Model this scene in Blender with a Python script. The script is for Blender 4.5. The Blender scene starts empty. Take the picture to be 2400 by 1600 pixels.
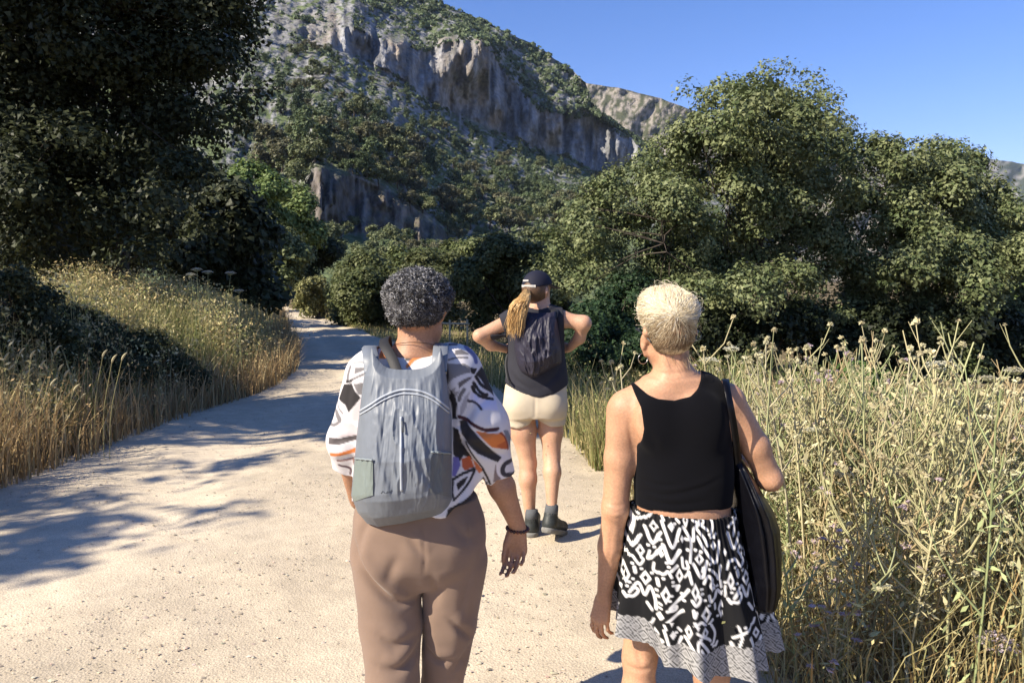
import bpy, math, random
import numpy as np
from mathutils import Vector

scene = bpy.context.scene
COL = scene.collection
FOC, CX, CY = 1733.0, 1200.0, 800.0          # focal length and centre in photo pixels (2400 x 1600)
CAM_Z, PITCH = 1.6, math.radians(4.7)

# ------------------------------------------------------------------ camera
cam_data = bpy.data.cameras.new('camera')
cam_data.sensor_width = 36.0
cam_data.lens = 36.0 * FOC / 2400.0
cam_data.clip_start = 0.05
cam_data.clip_end = 20000.0
cam = bpy.data.objects.new('camera', cam_data)
cam.location = (0, 0, CAM_Z)
cam.rotation_euler = (math.pi / 2 - PITCH, 0, 0)
COL.objects.link(cam)
scene.camera = cam

# ------------------------------------------------------------------ sun and sky
SUN_EL = math.radians(37.0)
SUN_TO = np.array([-0.868, -0.497])          # ground direction from a thing towards the sun
SUN_TO = SUN_TO / np.linalg.norm(SUN_TO)
world = bpy.data.worlds.new('World')
scene.world = world
world.use_nodes = True
wn = world.node_tree.nodes
bgn = wn['Background']
sky = wn.new('ShaderNodeTexSky')
sky.sky_type = 'NISHITA'
sky.sun_disc = False
sky.sun_elevation = SUN_EL
sky.sun_rotation = math.atan2(SUN_TO[0], SUN_TO[1])
sky.altitude = 600.0
sky.air_density = 1.05
sky.dust_density = 0.25
sky.ozone_density = 3.0
hsv = wn.new('ShaderNodeHueSaturation')       # a deep, clean mountain blue
hsv.inputs['Saturation'].default_value = 1.26
world.node_tree.links.new(sky.outputs[0], hsv.inputs['Color'])
tint = wn.new('ShaderNodeMix'); tint.data_type = 'RGBA'; tint.blend_type = 'MULTIPLY'
tint.inputs[0].default_value = 1.0
tint.inputs[7].default_value = (1.13, 0.92, 1.16, 1)
world.node_tree.links.new(hsv.outputs[0], tint.inputs[6])
world.node_tree.links.new(tint.outputs[2], bgn.inputs[0])
bgn.inputs[1].default_value = 0.083

sun_data = bpy.data.lights.new('sun', 'SUN')
sun_data.energy = 5.0
sun_data.angle = math.radians(0.53)
sun_data.color = (1.0, 0.90, 0.74)
sun = bpy.data.objects.new('sun', sun_data)
d_sun = Vector((SUN_TO[0] * math.cos(SUN_EL), SUN_TO[1] * math.cos(SUN_EL), math.sin(SUN_EL)))
sun.rotation_euler = d_sun.to_track_quat('Z', 'Y').to_euler()
sun.location = (-30, -16, 30)
COL.objects.link(sun)

scene.view_settings.view_transform = 'Standard'
scene.view_settings.look = 'None'
scene.view_settings.exposure = 1.0
scene.view_settings.gamma = 1.0
scene.view_settings.use_curve_mapping = False
scene.cycles.use_denoising = True
scene.cycles.max_bounces = 6
scene.cycles.diffuse_bounces = 3
scene.cycles.transparent_max_bounces = 8

# ------------------------------------------------------------------ helpers
rng = np.random.default_rng(7)


def P(u, v, d):
    """World point seen at photo pixel (u, v) at world depth y = d."""
    a, b = (u - CX) / FOC, (CY - v) / FOC
    s, c = math.sin(PITCH), math.cos(PITCH)
    y = c + b * s
    z = -s + b * c
    k = d / y
    return np.array([a * k, d, CAM_Z + z * k])


def G(u, v, z=0.0):
    """World point on the level z seen at photo pixel (u, v)."""
    a, b = (u - CX) / FOC, (CY - v) / FOC
    s, c = math.sin(PITCH), math.cos(PITCH)
    y, zz = c + b * s, -s + b * c
    k = (z - CAM_Z) / zz
    return np.array([a * k, y * k, z])


def PX(d):
    """Metres per photo pixel at depth d."""
    return d / FOC


def mesh_data(name, V, F, smooth=False, col=None, uv=None):
    """Mesh from numpy vertices and faces (n,3) / (n,4) or a list of such arrays."""
    me = bpy.data.meshes.new(name)
    Fs = F if isinstance(F, (list, tuple)) else [F]
    Fs = [np.asarray(f, dtype=np.int32) for f in Fs if len(f)]
    V = np.asarray(V, dtype=np.float32)
    me.vertices.add(len(V))
    me.vertices.foreach_set('co', V.ravel())
    nl = sum(f.size for f in Fs)
    nf = sum(len(f) for f in Fs)
    me.loops.add(nl)
    me.loops.foreach_set('vertex_index', np.concatenate([f.ravel() for f in Fs]))
    me.polygons.add(nf)
    tot = np.concatenate([np.full(len(f), f.shape[1], np.int32) for f in Fs])
    start = np.concatenate([[0], np.cumsum(tot)[:-1]]).astype(np.int32)
    me.polygons.foreach_set('loop_start', start)
    me.polygons.foreach_set('loop_total', tot)
    if smooth:
        me.polygons.foreach_set('use_smooth', np.ones(nf, dtype=bool))
    me.update(calc_edges=True)
    if col is not None:
        at = me.color_attributes.new('Col', 'FLOAT_COLOR', 'POINT')
        c = np.ones((len(V), 4), np.float32)
        c[:, :3] = col
        at.data.foreach_set('color', c.ravel())
    return me


def link(name, me, mat=None, parent=None):
    o = bpy.data.objects.new(name, me)
    COL.objects.link(o)
    if mat is not None and me is not None and len(me.materials) == 0:
        me.materials.append(mat)
    if parent is not None:
        o.parent = parent
        o.matrix_parent_inverse.identity()
    return o


def part(name, V, F, mat, parent=None, smooth=True, col=None):
    """A mesh object; under a parent its vertices are given in world space and re-based."""
    V = np.asarray(V, dtype=np.float64)
    if parent is not None:
        V = V - base_of(parent)
    return link(name, mesh_data(name, V, F, smooth, col), mat, parent)


def base_of(o):
    b = np.zeros(3)
    while o is not None:
        b = b + np.array(o.location)
        o = o.parent
    return b


def thing(name, label, cat, loc, group=None):
    o = bpy.data.objects.new(name, None)
    o.empty_display_size = 0.2
    COL.objects.link(o)
    o.location = tuple(float(x) for x in loc)
    tag(o, label, cat, group)
    return o


def tag(o, label=None, cat=None, group=None, kind=None):
    if label: o['label'] = label
    if cat: o['category'] = cat
    if group: o['group'] = group
    if kind: o['kind'] = kind
    return o


def _hash(ix, iy, iz, seed):
    h = (ix * 374761393 + iy * 668265263 + iz * 2147483647 + seed * 974634777).astype(np.int64) & 0xffffffff
    h = ((h ^ (h >> 13)) * 1274126177) & 0xffffffff
    h = (h ^ (h >> 16)) & 0xffffffff
    h = (h * 2246822519) & 0xffffffff
    h = h ^ (h >> 15)
    return (h & 0xffffff) / float(0xffffff) * 2 - 1


def noise(p, seed=0):
    """Value noise in -1..1 at points p (n, 3)."""
    p = np.asarray(p, dtype=np.float64)
    if p.shape[-1] == 2:
        p = np.concatenate([p, np.zeros(p.shape[:-1] + (1,))], -1)
    i = np.floor(p).astype(np.int64)
    f = p - i
    f = f * f * f * (f * (f * 6 - 15) + 10)
    r = 0
    for dx in (0, 1):
        wx = f[..., 0] if dx else 1 - f[..., 0]
        for dy in (0, 1):
            wy = f[..., 1] if dy else 1 - f[..., 1]
            for dz in (0, 1):
                wz = f[..., 2] if dz else 1 - f[..., 2]
                r = r + wx * wy * wz * _hash(i[..., 0] + dx, i[..., 1] + dy, i[..., 2] + dz, seed)
    return r


def fbm(p, octaves=4, seed=0, gain=0.5, lac=2.03):
    a, s, r = 1.0, 0.0, 0
    p = np.asarray(p, dtype=np.float64)
    for k in range(octaves):
        r = r + a * noise(p, seed + k * 17)
        s += a
        a *= gain
        p = p * lac + 13.7
    return r / s


def smooth01(x, a, b):
    t = np.clip((x - a) / (b - a), 0, 1)
    return t * t * (3 - 2 * t)


def grid_faces(n, m, close_u=False):
    """Quads of an n x m vertex grid (index = i * m + j); close_u joins j ends."""
    jj = m if close_u else m - 1
    i, j = np.meshgrid(np.arange(n - 1), np.arange(jj), indexing='ij')
    j2 = (j + 1) % m
    return np.stack([i * m + j, i * m + j2, (i + 1) * m + j2, (i + 1) * m + j], -1).reshape(-1, 4)


def tube(path, rad, sides=6, cap=True):
    """Tube along a polyline; rad is one radius per point."""
    path = np.asarray(path, float)
    n = len(path)
    rad = np.broadcast_to(np.asarray(rad, float), (n,))
    tan = np.gradient(path, axis=0)
    tan /= np.linalg.norm(tan, axis=1, keepdims=True) + 1e-12
    ref = np.array([0, 0, 1.0]) if abs(tan[0][2]) < 0.9 else np.array([1.0, 0, 0])
    V = []
    a = None
    for k in range(n):
        if a is None:
            a = np.cross(tan[k], ref)
        else:
            a = a - tan[k] * np.dot(a, tan[k])
        a = a / (np.linalg.norm(a) + 1e-12)
        b = np.cross(tan[k], a)
        th = np.arange(sides) * 2 * math.pi / sides
        V.append(path[k] + rad[k] * (np.cos(th)[:, None] * a + np.sin(th)[:, None] * b))
    V = np.concatenate(V)
    F = grid_faces(n, sides, True)
    if cap:
        V = np.concatenate([V, path[:1], path[-1:]])
        c0, c1 = n * sides, n * sides + 1
        j = np.arange(sides); j2 = (j + 1) % sides
        T = np.concatenate([np.stack([np.full(sides, c0), j2, j], -1),
                            np.stack([np.full(sides, c1), (n - 1) * sides + j, (n - 1) * sides + j2], -1)])
        return V, [F, T]
    return V, [F]


class MB:
    """Collects pieces of one mesh."""
    def __init__(self):
        self.V, self.Q, self.T, self.C, self.n = [], [], [], [], 0

    def add(self, V, F, col=None):
        V = np.asarray(V, float)
        for f in (F if isinstance(F, (list, tuple)) else [F]):
            f = np.asarray(f)
            if len(f) == 0: continue
            (self.Q if f.shape[1] == 4 else self.T).append(f + self.n)
        self.V.append(V)
        c = np.ones((len(V), 3)) * (0.5 if col is None else np.asarray(col))
        self.C.append(c)
        self.n += len(V)
        return self

    def arrays(self):
        F = []
        if self.Q: F.append(np.concatenate(self.Q))
        if self.T: F.append(np.concatenate(self.T))
        return np.concatenate(self.V), F, np.concatenate(self.C)

    def build(self, name, mat, parent=None, smooth=True):
        V, F, C = self.arrays()
        return part(name, V, F, mat, parent, smooth, C)


def spline(pts, n):
    """Catmull-Rom through pts, n samples."""
    p = np.asarray(pts, float)
    p = np.concatenate([[2 * p[0] - p[1]], p, [2 * p[-1] - p[-2]]])
    m = len(p) - 3
    t = np.linspace(0, m - 1e-6, n)
    k = t.astype(int); f = (t - k)[:, None]
    a, b, c, d = p[k], p[k + 1], p[k + 2], p[k + 3]
    return 0.5 * (2 * b + (c - a) * f + (2 * a - 5 * b + 4 * c - d) * f ** 2 + (3 * b - a - 3 * c + d) * f ** 3)


def rand_unit(n, r=rng):
    v = r.normal(size=(n, 3))
    return v / np.linalg.norm(v, axis=1, keepdims=True)


# ------------------------------------------------------------------ materials
def new_mat(name):
    m = bpy.data.materials.new(name)
    m.use_nodes = True
    nt = m.node_tree
    return m, nt, nt.nodes['Principled BSDF'], nt.nodes, nt.links


def set_in(node, **kw):
    for k, v in kw.items():
        k = k.replace('_', ' ')
        if k in node.inputs:
            node.inputs[k].default_value = v


def add_bump(nt, bsdf, scale, strength, dist=0.01, detail=4, coord='Object', stretch=None, tex='noise'):
    tc = nt.nodes.new('ShaderNodeTexCoord')
    out = tc.outputs[coord]
    if stretch:
        mp = nt.nodes.new('ShaderNodeMapping')
        mp.inputs['Scale'].default_value = stretch
        nt.links.new(out, mp.inputs[0]); out = mp.outputs[0]
    n = nt.nodes.new('ShaderNodeTexNoise' if tex == 'noise' else 'ShaderNodeTexVoronoi')
    n.inputs['Scale'].default_value = scale
    if tex == 'noise': n.inputs['Detail'].default_value = detail
    nt.links.new(out, n.inputs['Vector'])
    b = nt.nodes.new('ShaderNodeBump')
    b.inputs['Strength'].default_value = strength
    b.inputs['Distance'].default_value = dist
    nt.links.new(n.outputs[0], b.inputs['Height'])
    nt.links.new(b.outputs[0], bsdf.inputs['Normal'])
    return n


def vary(nt, col_out, scale, amount, coord='Object', detail=3, seed=0.0):
    """Multiply a colour by noise in 1 - amount .. 1 + amount."""
    tc = nt.nodes.new('ShaderNodeTexCoord')
    n = nt.nodes.new('ShaderNodeTexNoise')
    n.inputs['Scale'].default_value = scale
    n.inputs['Detail'].default_value = detail
    mp = nt.nodes.new('ShaderNodeMapping')
    mp.inputs['Location'].default_value = (seed, seed, seed)
    nt.links.new(tc.outputs[coord], mp.inputs[0])
    nt.links.new(mp.outputs[0], n.inputs['Vector'])
    mr = nt.nodes.new('ShaderNodeMapRange')
    mr.inputs[1].default_value, mr.inputs[2].default_value = 0.25, 0.75
    mr.inputs[3].default_value, mr.inputs[4].default_value = 1 - amount, 1 + amount
    nt.links.new(n.outputs[0], mr.inputs[0])
    mx = nt.nodes.new('ShaderNodeVectorMath'); mx.operation = 'SCALE'
    nt.links.new(col_out, mx.inputs[0])
    nt.links.new(mr.outputs[0], mx.inputs['Scale'])
    return mx.outputs[0]


def rgb(nt, c):
    n = nt.nodes.new('ShaderNodeRGB')
    n.outputs[0].default_value = (*c, 1)
    return n.outputs[0]


def attr_mat(name, rough=0.7, spec=0.3, bump=None, translucent=0.0, vary_amt=0.0, vary_scale=20, sheen=0.0, sss=0.0):
    """Colour from the mesh's own Col attribute."""
    m, nt, b, N, L = new_mat(name)
    at = N.new('ShaderNodeAttribute'); at.attribute_name = 'Col'
    c = at.outputs['Color']
    if vary_amt: c = vary(nt, c, vary_scale, vary_amt)
    L.new(c, b.inputs['Base Color'])
    b.inputs['Roughness'].default_value = rough
    b.inputs['Specular IOR Level'].default_value = spec
    if sheen: b.inputs['Sheen Weight'].default_value = sheen
    if sss:
        b.inputs['Subsurface Weight'].default_value = sss
        b.inputs['Subsurface Radius'].default_value = (0.012, 0.004, 0.002)
        b.inputs['Subsurface Scale'].default_value = 0.6
    if bump: add_bump(nt, b, *bump)
    if translucent:
        tr = N.new('ShaderNodeBsdfTranslucent')
        L.new(c, tr.inputs[0])
        mix = N.new('ShaderNodeMixShader')
        mix.inputs[0].default_value = translucent
        L.new(b.outputs[0], mix.inputs[1]); L.new(tr.outputs[0], mix.inputs[2])
        L.new(mix.outputs[0], N['Material Output'].inputs[0])
    return m


def plain_mat(name, c, rough=0.7, spec=0.3, bump=None, vary_amt=0.0, vary_scale=20, metallic=0.0, sheen=0.0):
    m, nt, b, N, L = new_mat(name)
    co = rgb(nt, c)
    if vary_amt: co = vary(nt, co, vary_scale, vary_amt)
    L.new(co, b.inputs['Base Color'])
    b.inputs['Roughness'].default_value = rough
    b.inputs['Specular IOR Level'].default_value = spec
    b.inputs['Metallic'].default_value = metallic
    if sheen: b.inputs['Sheen Weight'].default_value = sheen
    if bump: add_bump(nt, b, *bump)
    return m


M_LEAF = attr_mat('leaf', 0.55, 0.25, translucent=0.22)
M_GRASS = attr_mat('dry_grass', 0.75, 0.15, translucent=0.25)
M_BARK = plain_mat('bark', (0.075, 0.062, 0.05), 0.9, 0.1, (14, 0.6, 0.03), 0.35, 6)
# ------------------------------------------------------------------ ground and road
_yl = np.array([-8, 3, 5.74, 7.06, 9.15, 11.2, 13, 16, 22.5, 30, 41, 52, 70.])
_xl = np.array([-4.3, -4.1, -3.97, -3.88, -3.78, -3.62, -3.9, -4.75, -6.8, -9.2, -13.0, -18.5, -30.])
_yr = np.array([-8, 2.94, 5.6, 6.9, 10, 14.4, 20, 30, 39, 48, 70.])
_xr = np.array([1.1, .98, .82, .70, .1, -1.25, -3.5, -7.4, -10.9, -15.5, -27.])


def road_left(y): return np.interp(y, _yl, _xl)
def road_right(y): return np.interp(y, _yr, _xr)


def ground_z(x, y):
    x = np.asarray(x, float); y = np.asarray(y, float)
    sl = road_left(y) - x
    sr = x - road_right(y)
    bank = 0.78 * smooth01(sl, 0.0, 1.9) + 0.30 * smooth01(sl, 1.6, 4.0) + 0.25 * smooth01(sl, 5, 25)
    bank = bank * (0.45 + 0.55 * smooth01(y, 3.5, 8.0)) * (1 - 0.35 * smooth01(y, 14, 24))
    rough = 0.10 * noise(np.stack([x * .9, y * .9], -1), 3) + 0.04 * noise(np.stack([x * 3.1, y * 3.1], -1), 4)
    side = np.maximum(smooth01(sl, 0, 1.0), smooth01(sr, 0.0, 0.8))
    right = -0.5 * smooth01(sr, 2.5, 9) * (1 - smooth01(y, 60, 120))
    near = np.exp(-((x / 80) ** 2 + (y / 120) ** 2))
    return bank * near + (rough - 0.02) * side * near + right * near - 0.012 - 0.07 * (sl < -.25) * (sr < -.25)


def graded(a, lo, hi, n_mid, n_out, far):
    mid = np.linspace(lo, hi, n_mid)
    st = mid[1] - mid[0]
    k = np.geomspace(st, far, n_out)
    return np.concatenate([lo - k[::-1], mid, hi + k])


xs = graded(0, -12, 8, 70, 28, 6000)
ys = graded(0, -4, 46, 115, 26, 6000)
X, Y = np.meshgrid(xs, ys, indexing='ij')
Z = ground_z(X, Y)
V = np.stack([X, Y, Z], -1).reshape(-1, 3)

m, nt, b, N, L = new_mat('soil')
tc = N.new('ShaderNodeTexCoord')
n1 = N.new('ShaderNodeTexNoise'); n1.inputs['Scale'].default_value = 1.3; n1.inputs['Detail'].default_value = 8
L.new(tc.outputs['Object'], n1.inputs['Vector'])
cr = N.new('ShaderNodeValToRGB')
cr.color_ramp.elements[0].position = .35; cr.color_ramp.elements[0].color = (.10, .075, .04, 1)
cr.color_ramp.elements[1].position = .7; cr.color_ramp.elements[1].color = (.24, .19, .11, 1)
L.new(n1.outputs[0], cr.inputs[0]); L.new(cr.outputs[0], b.inputs['Base Color'])
b.inputs['Roughness'].default_value = .95; b.inputs['Specular IOR Level'].default_value = .1
add_bump(nt, b, 30, .8, .03)
M_SOIL = m
o = part('ground', V, grid_faces(len(xs), len(ys))[:, ::-1], M_SOIL, None, True)
tag(o, kind='structure')

# gravel road: a sheet of its own with a ragged edge and shallow wheel ruts
yy = np.concatenate([np.arange(-4, 12, .06), np.arange(12, 62, .3)])
tt = np.linspace(0, 1, 64)
YY, TT = np.meshgrid(yy, tt, indexing='ij')
rag = 0.14 * noise(np.stack([YY * 1.7, TT * 0], -1), 9) + 0.07 * noise(np.stack([YY * 5.3, TT * 0], -1), 10)
XL = road_left(YY) - .12 + rag * 1.1
XR = road_right(YY) + .12 + rag[::-1] * .9
XX = XL + (XR - XL) * TT
w = 4.8
ruts = -0.022 * np.exp(-((TT - .30) / .07) ** 2) - 0.022 * np.exp(-((TT - .70) / .07) ** 2)
ZZ = 0.014 + ruts + 0.028 * noise(np.stack([XX * .8, YY * .5], -1), 5) + 0.010 * noise(np.stack([XX * 4, YY * 4], -1), 6)
ZZ = ZZ + .022 + 0.0035 * noise(np.stack([XX * 22, YY * 22], -1), 7)
edge = np.minimum(TT, 1 - TT)
wob = .03 * noise(np.stack([YY * .4, TT * 0], -1), 12)
trk = np.exp(-((TT + wob - .30) / .09) ** 2) + np.exp(-((TT + wob - .70) / .09) ** 2)
track = (.90 + .13 * trk + .05 * fbm(np.stack([XX * 2.2, YY * .5], -1), 3, 13))[..., None] * np.array([1.0, 1.0, .985])   # wheel tracks worn paler than the loose gravel between
ZZ = np.where(edge < .03, ZZ - (0.03 - edge) * 1.6, ZZ)
m, nt, b, N, L = new_mat('pale_gravel')
tc = N.new('ShaderNodeTexCoord')


def nz(scale, detail=4, rough=.5):
    n = N.new('ShaderNodeTexNoise'); n.inputs['Scale'].default_value = scale
    n.inputs['Detail'].default_value = detail; n.inputs['Roughness'].default_value = rough
    L.new(tc.outputs['Object'], n.inputs['Vector'])
    return n


big, mid_n, fine = nz(.55, 5), nz(7, 6, .65), nz(150, 3, .7)
cr = N.new('ShaderNodeValToRGB')
cr.color_ramp.elements[0].position = .36; cr.color_ramp.elements[0].color = (.57, .48, .355, 1)
cr.color_ramp.elements[1].position = .66; cr.color_ramp.elements[1].color = (.65, .55, .415, 1)
e = cr.color_ramp.elements.new(.5); e.color = (.61, .515, .385, 1)
L.new(big.outputs[0], cr.inputs[0])
vo = N.new('ShaderNodeTexVoronoi'); vo.inputs['Scale'].default_value = 95
L.new(tc.outputs['Object'], vo.inputs['Vector'])
grain = N.new('ShaderNodeMapRange')
grain.inputs[1].default_value, grain.inputs[2].default_value = .3, .7
grain.inputs[3].default_value, grain.inputs[4].default_value = .66, 1.2
L.new(fine.outputs[0], grain.inputs[0])
g2 = N.new('ShaderNodeMapRange')
g2.inputs[1].default_value, g2.inputs[2].default_value = .3, .7
g2.inputs[3].default_value, g2.inputs[4].default_value = .86, 1.1
L.new(mid_n.outputs[0], g2.inputs[0])
mu = N.new('ShaderNodeMath'); mu.operation = 'MULTIPLY'
L.new(grain.outputs[0], mu.inputs[0]); L.new(g2.outputs[0], mu.inputs[1])
vs = N.new('ShaderNodeVectorMath'); vs.operation = 'SCALE'
ta_ = N.new('ShaderNodeAttribute'); ta_.attribute_name = 'Col'
mt_ = N.new('ShaderNodeVectorMath'); mt_.operation = 'MULTIPLY'
L.new(cr.outputs[0], mt_.inputs[0]); L.new(ta_.outputs['Color'], mt_.inputs[1])
L.new(mt_.outputs[0], vs.inputs[0]); L.new(mu.outputs[0], vs.inputs['Scale'])
L.new(vs.outputs[0], b.inputs['Base Color'])
b.inputs['Roughness'].default_value = .95; b.inputs['Specular IOR Level'].default_value = .12
bp = N.new('ShaderNodeBump'); bp.inputs['Strength'].default_value = .32; bp.inputs['Distance'].default_value = .007
b2 = N.new('ShaderNodeBump'); b2.inputs['Strength'].default_value = .22; b2.inputs['Distance'].default_value = .03
L.new(vo.outputs[0], bp.inputs['Height']); L.new(mid_n.outputs[0], b2.inputs['Height'])
L.new(b2.outputs[0], bp.inputs['Normal']); L.new(bp.outputs[0], b.inputs['Normal'])
M_GRAVEL = m
o = part('gravel_road', np.stack([XX, YY, ZZ], -1).reshape(-1, 3), grid_faces(len(yy), len(tt))[:, ::-1], M_GRAVEL, None, True, track.reshape(-1, 3))
tag(o, kind='structure')


def scatter_stones(n, y0, y1, smin, smax, seed):
    r = np.random.default_rng(seed)
    y = y0 + (y1 - y0) * r.random(n) ** 1.5
    x = road_left(y) + (road_right(y) - road_left(y)) * r.random(n)
    clump = noise(np.stack([x * 1.3, y * 1.3], -1), 21)
    keep = clump + r.normal(0, .35, n) > -.1
    x, y = x[keep], y[keep]; n = len(x)
    s = smin * (smax / smin) ** (r.random(n) ** 3.2)
    t = (x - road_left(y)) / (road_right(y) - road_left(y))
    z = .040 - .022 * np.exp(-((t - .3) / .07) ** 2) - .022 * np.exp(-((t - .7) / .07) ** 2) + .028 * noise(np.stack([x * .8, y * .5], -1), 5) + .010 * noise(np.stack([x * 4, y * 4], -1), 6)
    octv = np.array([[1, 0, 0], [0, 1, 0], [-1, 0, 0], [0, -1, 0], [0, 0, .8], [.5, .5, -.3]], float)
    octf = np.array([[0, 1, 4], [1, 2, 4], [2, 3, 4], [3, 0, 4]])
    jit = octv[None] * (0.6 + .8 * r.random((n, 6, 1))) + r.normal(0, .12, (n, 6, 3))
    a = r.random(n) * 6.283
    ca, sa = np.cos(a), np.sin(a)
    px = (jit[..., 0] * ca[:, None] - jit[..., 1] * sa[:, None]) * s[:, None] + x[:, None]
    py = (jit[..., 0] * sa[:, None] + jit[..., 1] * ca[:, None]) * s[:, None] * .8 + y[:, None]
    pz = jit[..., 2] * s[:, None] * .62 + z[:, None] - s[:, None] * .12
    V = np.stack([px, py, pz], -1).reshape(-1, 3)
    F = (octf[None] + (np.arange(n) * 6)[:, None, None]).reshape(-1, 3)
    base = np.array([.50, .42, .32]) * (0.5 + .75 * r.random((n, 1))) * (1 + r.normal(0, .04, (n, 3)))
    return V, F, np.repeat(base, 6, 0)


M_STONE = attr_mat('loose_stone', .9, .15)
V, F, C = scatter_stones(28000, 1.4, 12, .0035, .014, 5)
o = part('loose_gravel', V, F, M_STONE, None, False, C)
tag(o, 'loose pale pebbles lying scattered over the gravel road', 'gravel', kind='stuff')

# ------------------------------------------------------------------ the mountain
CBu = [(-900, -60), (300, -40), (600, 40), (760, 105), (827, 128), (907, 166), (991, 226), (1061, 264), (1131, 292), (1201, 320), (1272, 357), (1342, 377), (1400, 409), (1445, 404), (1512, 352), (1570, 392), (1700, 470)]
CTu = [(-900, -90), (300, -70), (600, 10), (760, 62), (827, 62), (900, 92), (1000, 112), (1040, 90), (1100, 84), (1145, 96), (1170, 140), (1201, 186), (1267, 252), (1310, 262), (1350, 272), (1386, 262), (1435, 296), (1510, 342), (1570, 388), (1700, 466)]
RDu = [(-900, -560), (0, -420), (400, -260), (700, -130), (1000, -10), (1014, 0), (1131, 50), (1190, 78), (1248, 103), (1300, 136), (1342, 164), (1374, 196), (1386, 246), (1400, 264), (1435, 288), (1510, 336), (1570, 384), (1700, 462)]
OBu = [(-900, 470), (400, 470), (540, 486), (640, 512), (700, 520), (740, 528), (850, 548), (950, 580), (1040, 586), (1100, 585), (1300, 560), (1500, 520), (1700, 520)]
OTu = [(-900, 440), (400, 440), (540, 455), (640, 470), (715, 440), (738, 388), (760, 392), (850, 420), (900, 442), (950, 476), (1000, 506), (1040, 536), (1075, 562), (1150, 564), (1300, 545), (1500, 508), (1700, 505)]


def lut(tab, u):
    t = np.array(tab, float)
    return np.interp(u, t[:, 0], t[:, 1])


NU = 340
uu = np.concatenate([np.linspace(-900, 480, 60, endpoint=False), np.linspace(480, 1700, NU - 60)])
segs = [(0, 4), (1, 6), (2, 28), (3, 30), (4, 42), (5, 68), (6, 60), (7, 4)]
kv, kd = [], []
cbd = np.interp(uu, [-900, 600, 827, 1510, 1700], [330, 330, 345, 540, 600])
base_v = 657 + FOC * 2.6 / 58
kv.append(np.full(NU, base_v)); kd.append(np.full(NU, 58.0))
kv.append(lut(OBu, uu) * .3 + 640 * .7); kd.append(np.full(NU, 105.0))
kv.append(lut(OBu, uu)); kd.append(np.interp(uu, [-900, 500, 1060, 1200, 1700], [105, 112, 165, 185, 240]))
kv.append(lut(OTu, uu)); kd.append(np.interp(uu, [-900, 500, 1060, 1200, 1700], [118, 124, 178, 205, 260]))
cb, ot = lut(CBu, uu), lut(OTu, uu)
kv.append(ot * .45 + cb * .55); kd.append(kd[3] * .45 + cbd * .55 - 18)
kv.append(cb); kd.append(cbd)
kv.append(lut(CTu, uu)); kd.append(cbd + np.interp(uu, [-900, 800, 1100, 1386, 1700], [16, 18, 24, 12, 8]))
kv.append(lut(RDu, uu)); kd.append(cbd + np.interp(uu, [-900, 800, 1340, 1386, 1700], [150, 140, 60, 20, 14]))
kv.append(lut(RDu, uu) + 70); kd.append(cbd + 240)
rows_v, rows_d, rows_s = [], [], []
for si, n in segs:
    for k in range(n):
        f = k / n
        rows_v.append(kv[si] * (1 - f) + kv[si + 1] * f)
        rows_d.append(kd[si] * (1 - f) + kd[si + 1] * f)
        rows_s.append(si + f)
rows_v.append(kv[8]); rows_d.append(kd[8]); rows_s.append(8.0)
RV, RD_, RS = np.array(rows_v), np.array(rows_d), np.array(rows_s)
NR = len(RS)
UU = np.broadcast_to(uu, RV.shape).copy()
S = np.broadcast_to(RS[:, None], RV.shape)
cliff = smooth01(S, 4.85, 5.08) * (1 - smooth01(S, 5.92, 6.25)) * smooth01(UU, 690, 830)
low = smooth01(S, 1.85, 2.1) * (1 - smooth01(S, 2.85, 3.2)) * (1 - smooth01(UU, 1030, 1090)) * smooth01(UU, 690, 740)
slope = 1 - np.maximum(cliff, low)
# silhouettes and ledges get their unevenness as shifts of the picture row, cliffs as shifts in depth
pn = np.stack([UU / 60, RV / 60], -1)
RV = RV + 5.0 * fbm(np.stack([UU / 34, S * 1.4], -1), 4, 31) * smooth01(S, 1.2, 2) + 9 * low * fbm(np.stack([UU / 50, RV / 60], -1), 3, 35)
groove = 1.6 * fbm(np.stack([UU / 62 + RV / 300, RV / 150], -1), 2, 40) + .8 * fbm(np.stack([UU / 22, RV / 110], -1), 3, 41)
fine_g = fbm(np.stack([UU / 8.0, RV / 34], -1), 3, 47)
RD2 = RD_ + cliff * (13 * groove + 4.6 * fine_g) + low * (4.5 * groove + 2.6 * fine_g)
gully = fbm(np.stack([UU / 75 + RV / 260, RV / 210], -1), 4, 51)
RD2 = RD2 + slope * (RD_ / 300) * (13 * gully + 4 * fbm(np.stack([UU / 17, RV / 17], -1), 3, 53)) * smooth01(S, 1, 2.5)
# faces turned to the sun: buttresses that come forward towards their right edge
for (u0, u1, v0, v1, dep) in [(1026, 1146, 82, 245, 46), (1272, 1316, 250, 348, 24), (822, 872, 60, 128, 16), (1186, 1214, 160, 205, 12), (905, 950, 92, 165, 12), (1150, 1185, 220, 290, 10), (1225, 1262, 265, 330, 8), (1340, 1372, 300, 372, 10), (1400, 1432, 300, 380, 8)]:
    f = np.clip((UU - u0) / (u1 - u0), 0, 1)
    wv = smooth01(RV, v0 - 8, v0 + 10) * (1 - smooth01(RV, v1 - .6 * (v1 - v0), v1 + 12))
    RD2 = RD2 - dep * (f ** .8) * (UU < u1) * wv * np.maximum(cliff, .35)
for (u0, u1, v0, v1, dep) in [(700, 752, 392, 535, 9), (862, 905, 452, 490, 5), (955, 985, 505, 585, 6), (620, 650, 350, 410, 5)]:
    f = np.clip((UU - u0) / (u1 - u0), 0, 1)
    wv = smooth01(RV, v0 - 8, v0 + 10) * (1 - smooth01(RV, v1 - 18, v1 + 8))
    RD2 = RD2 - dep * f * (UU < u1) * wv
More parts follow.
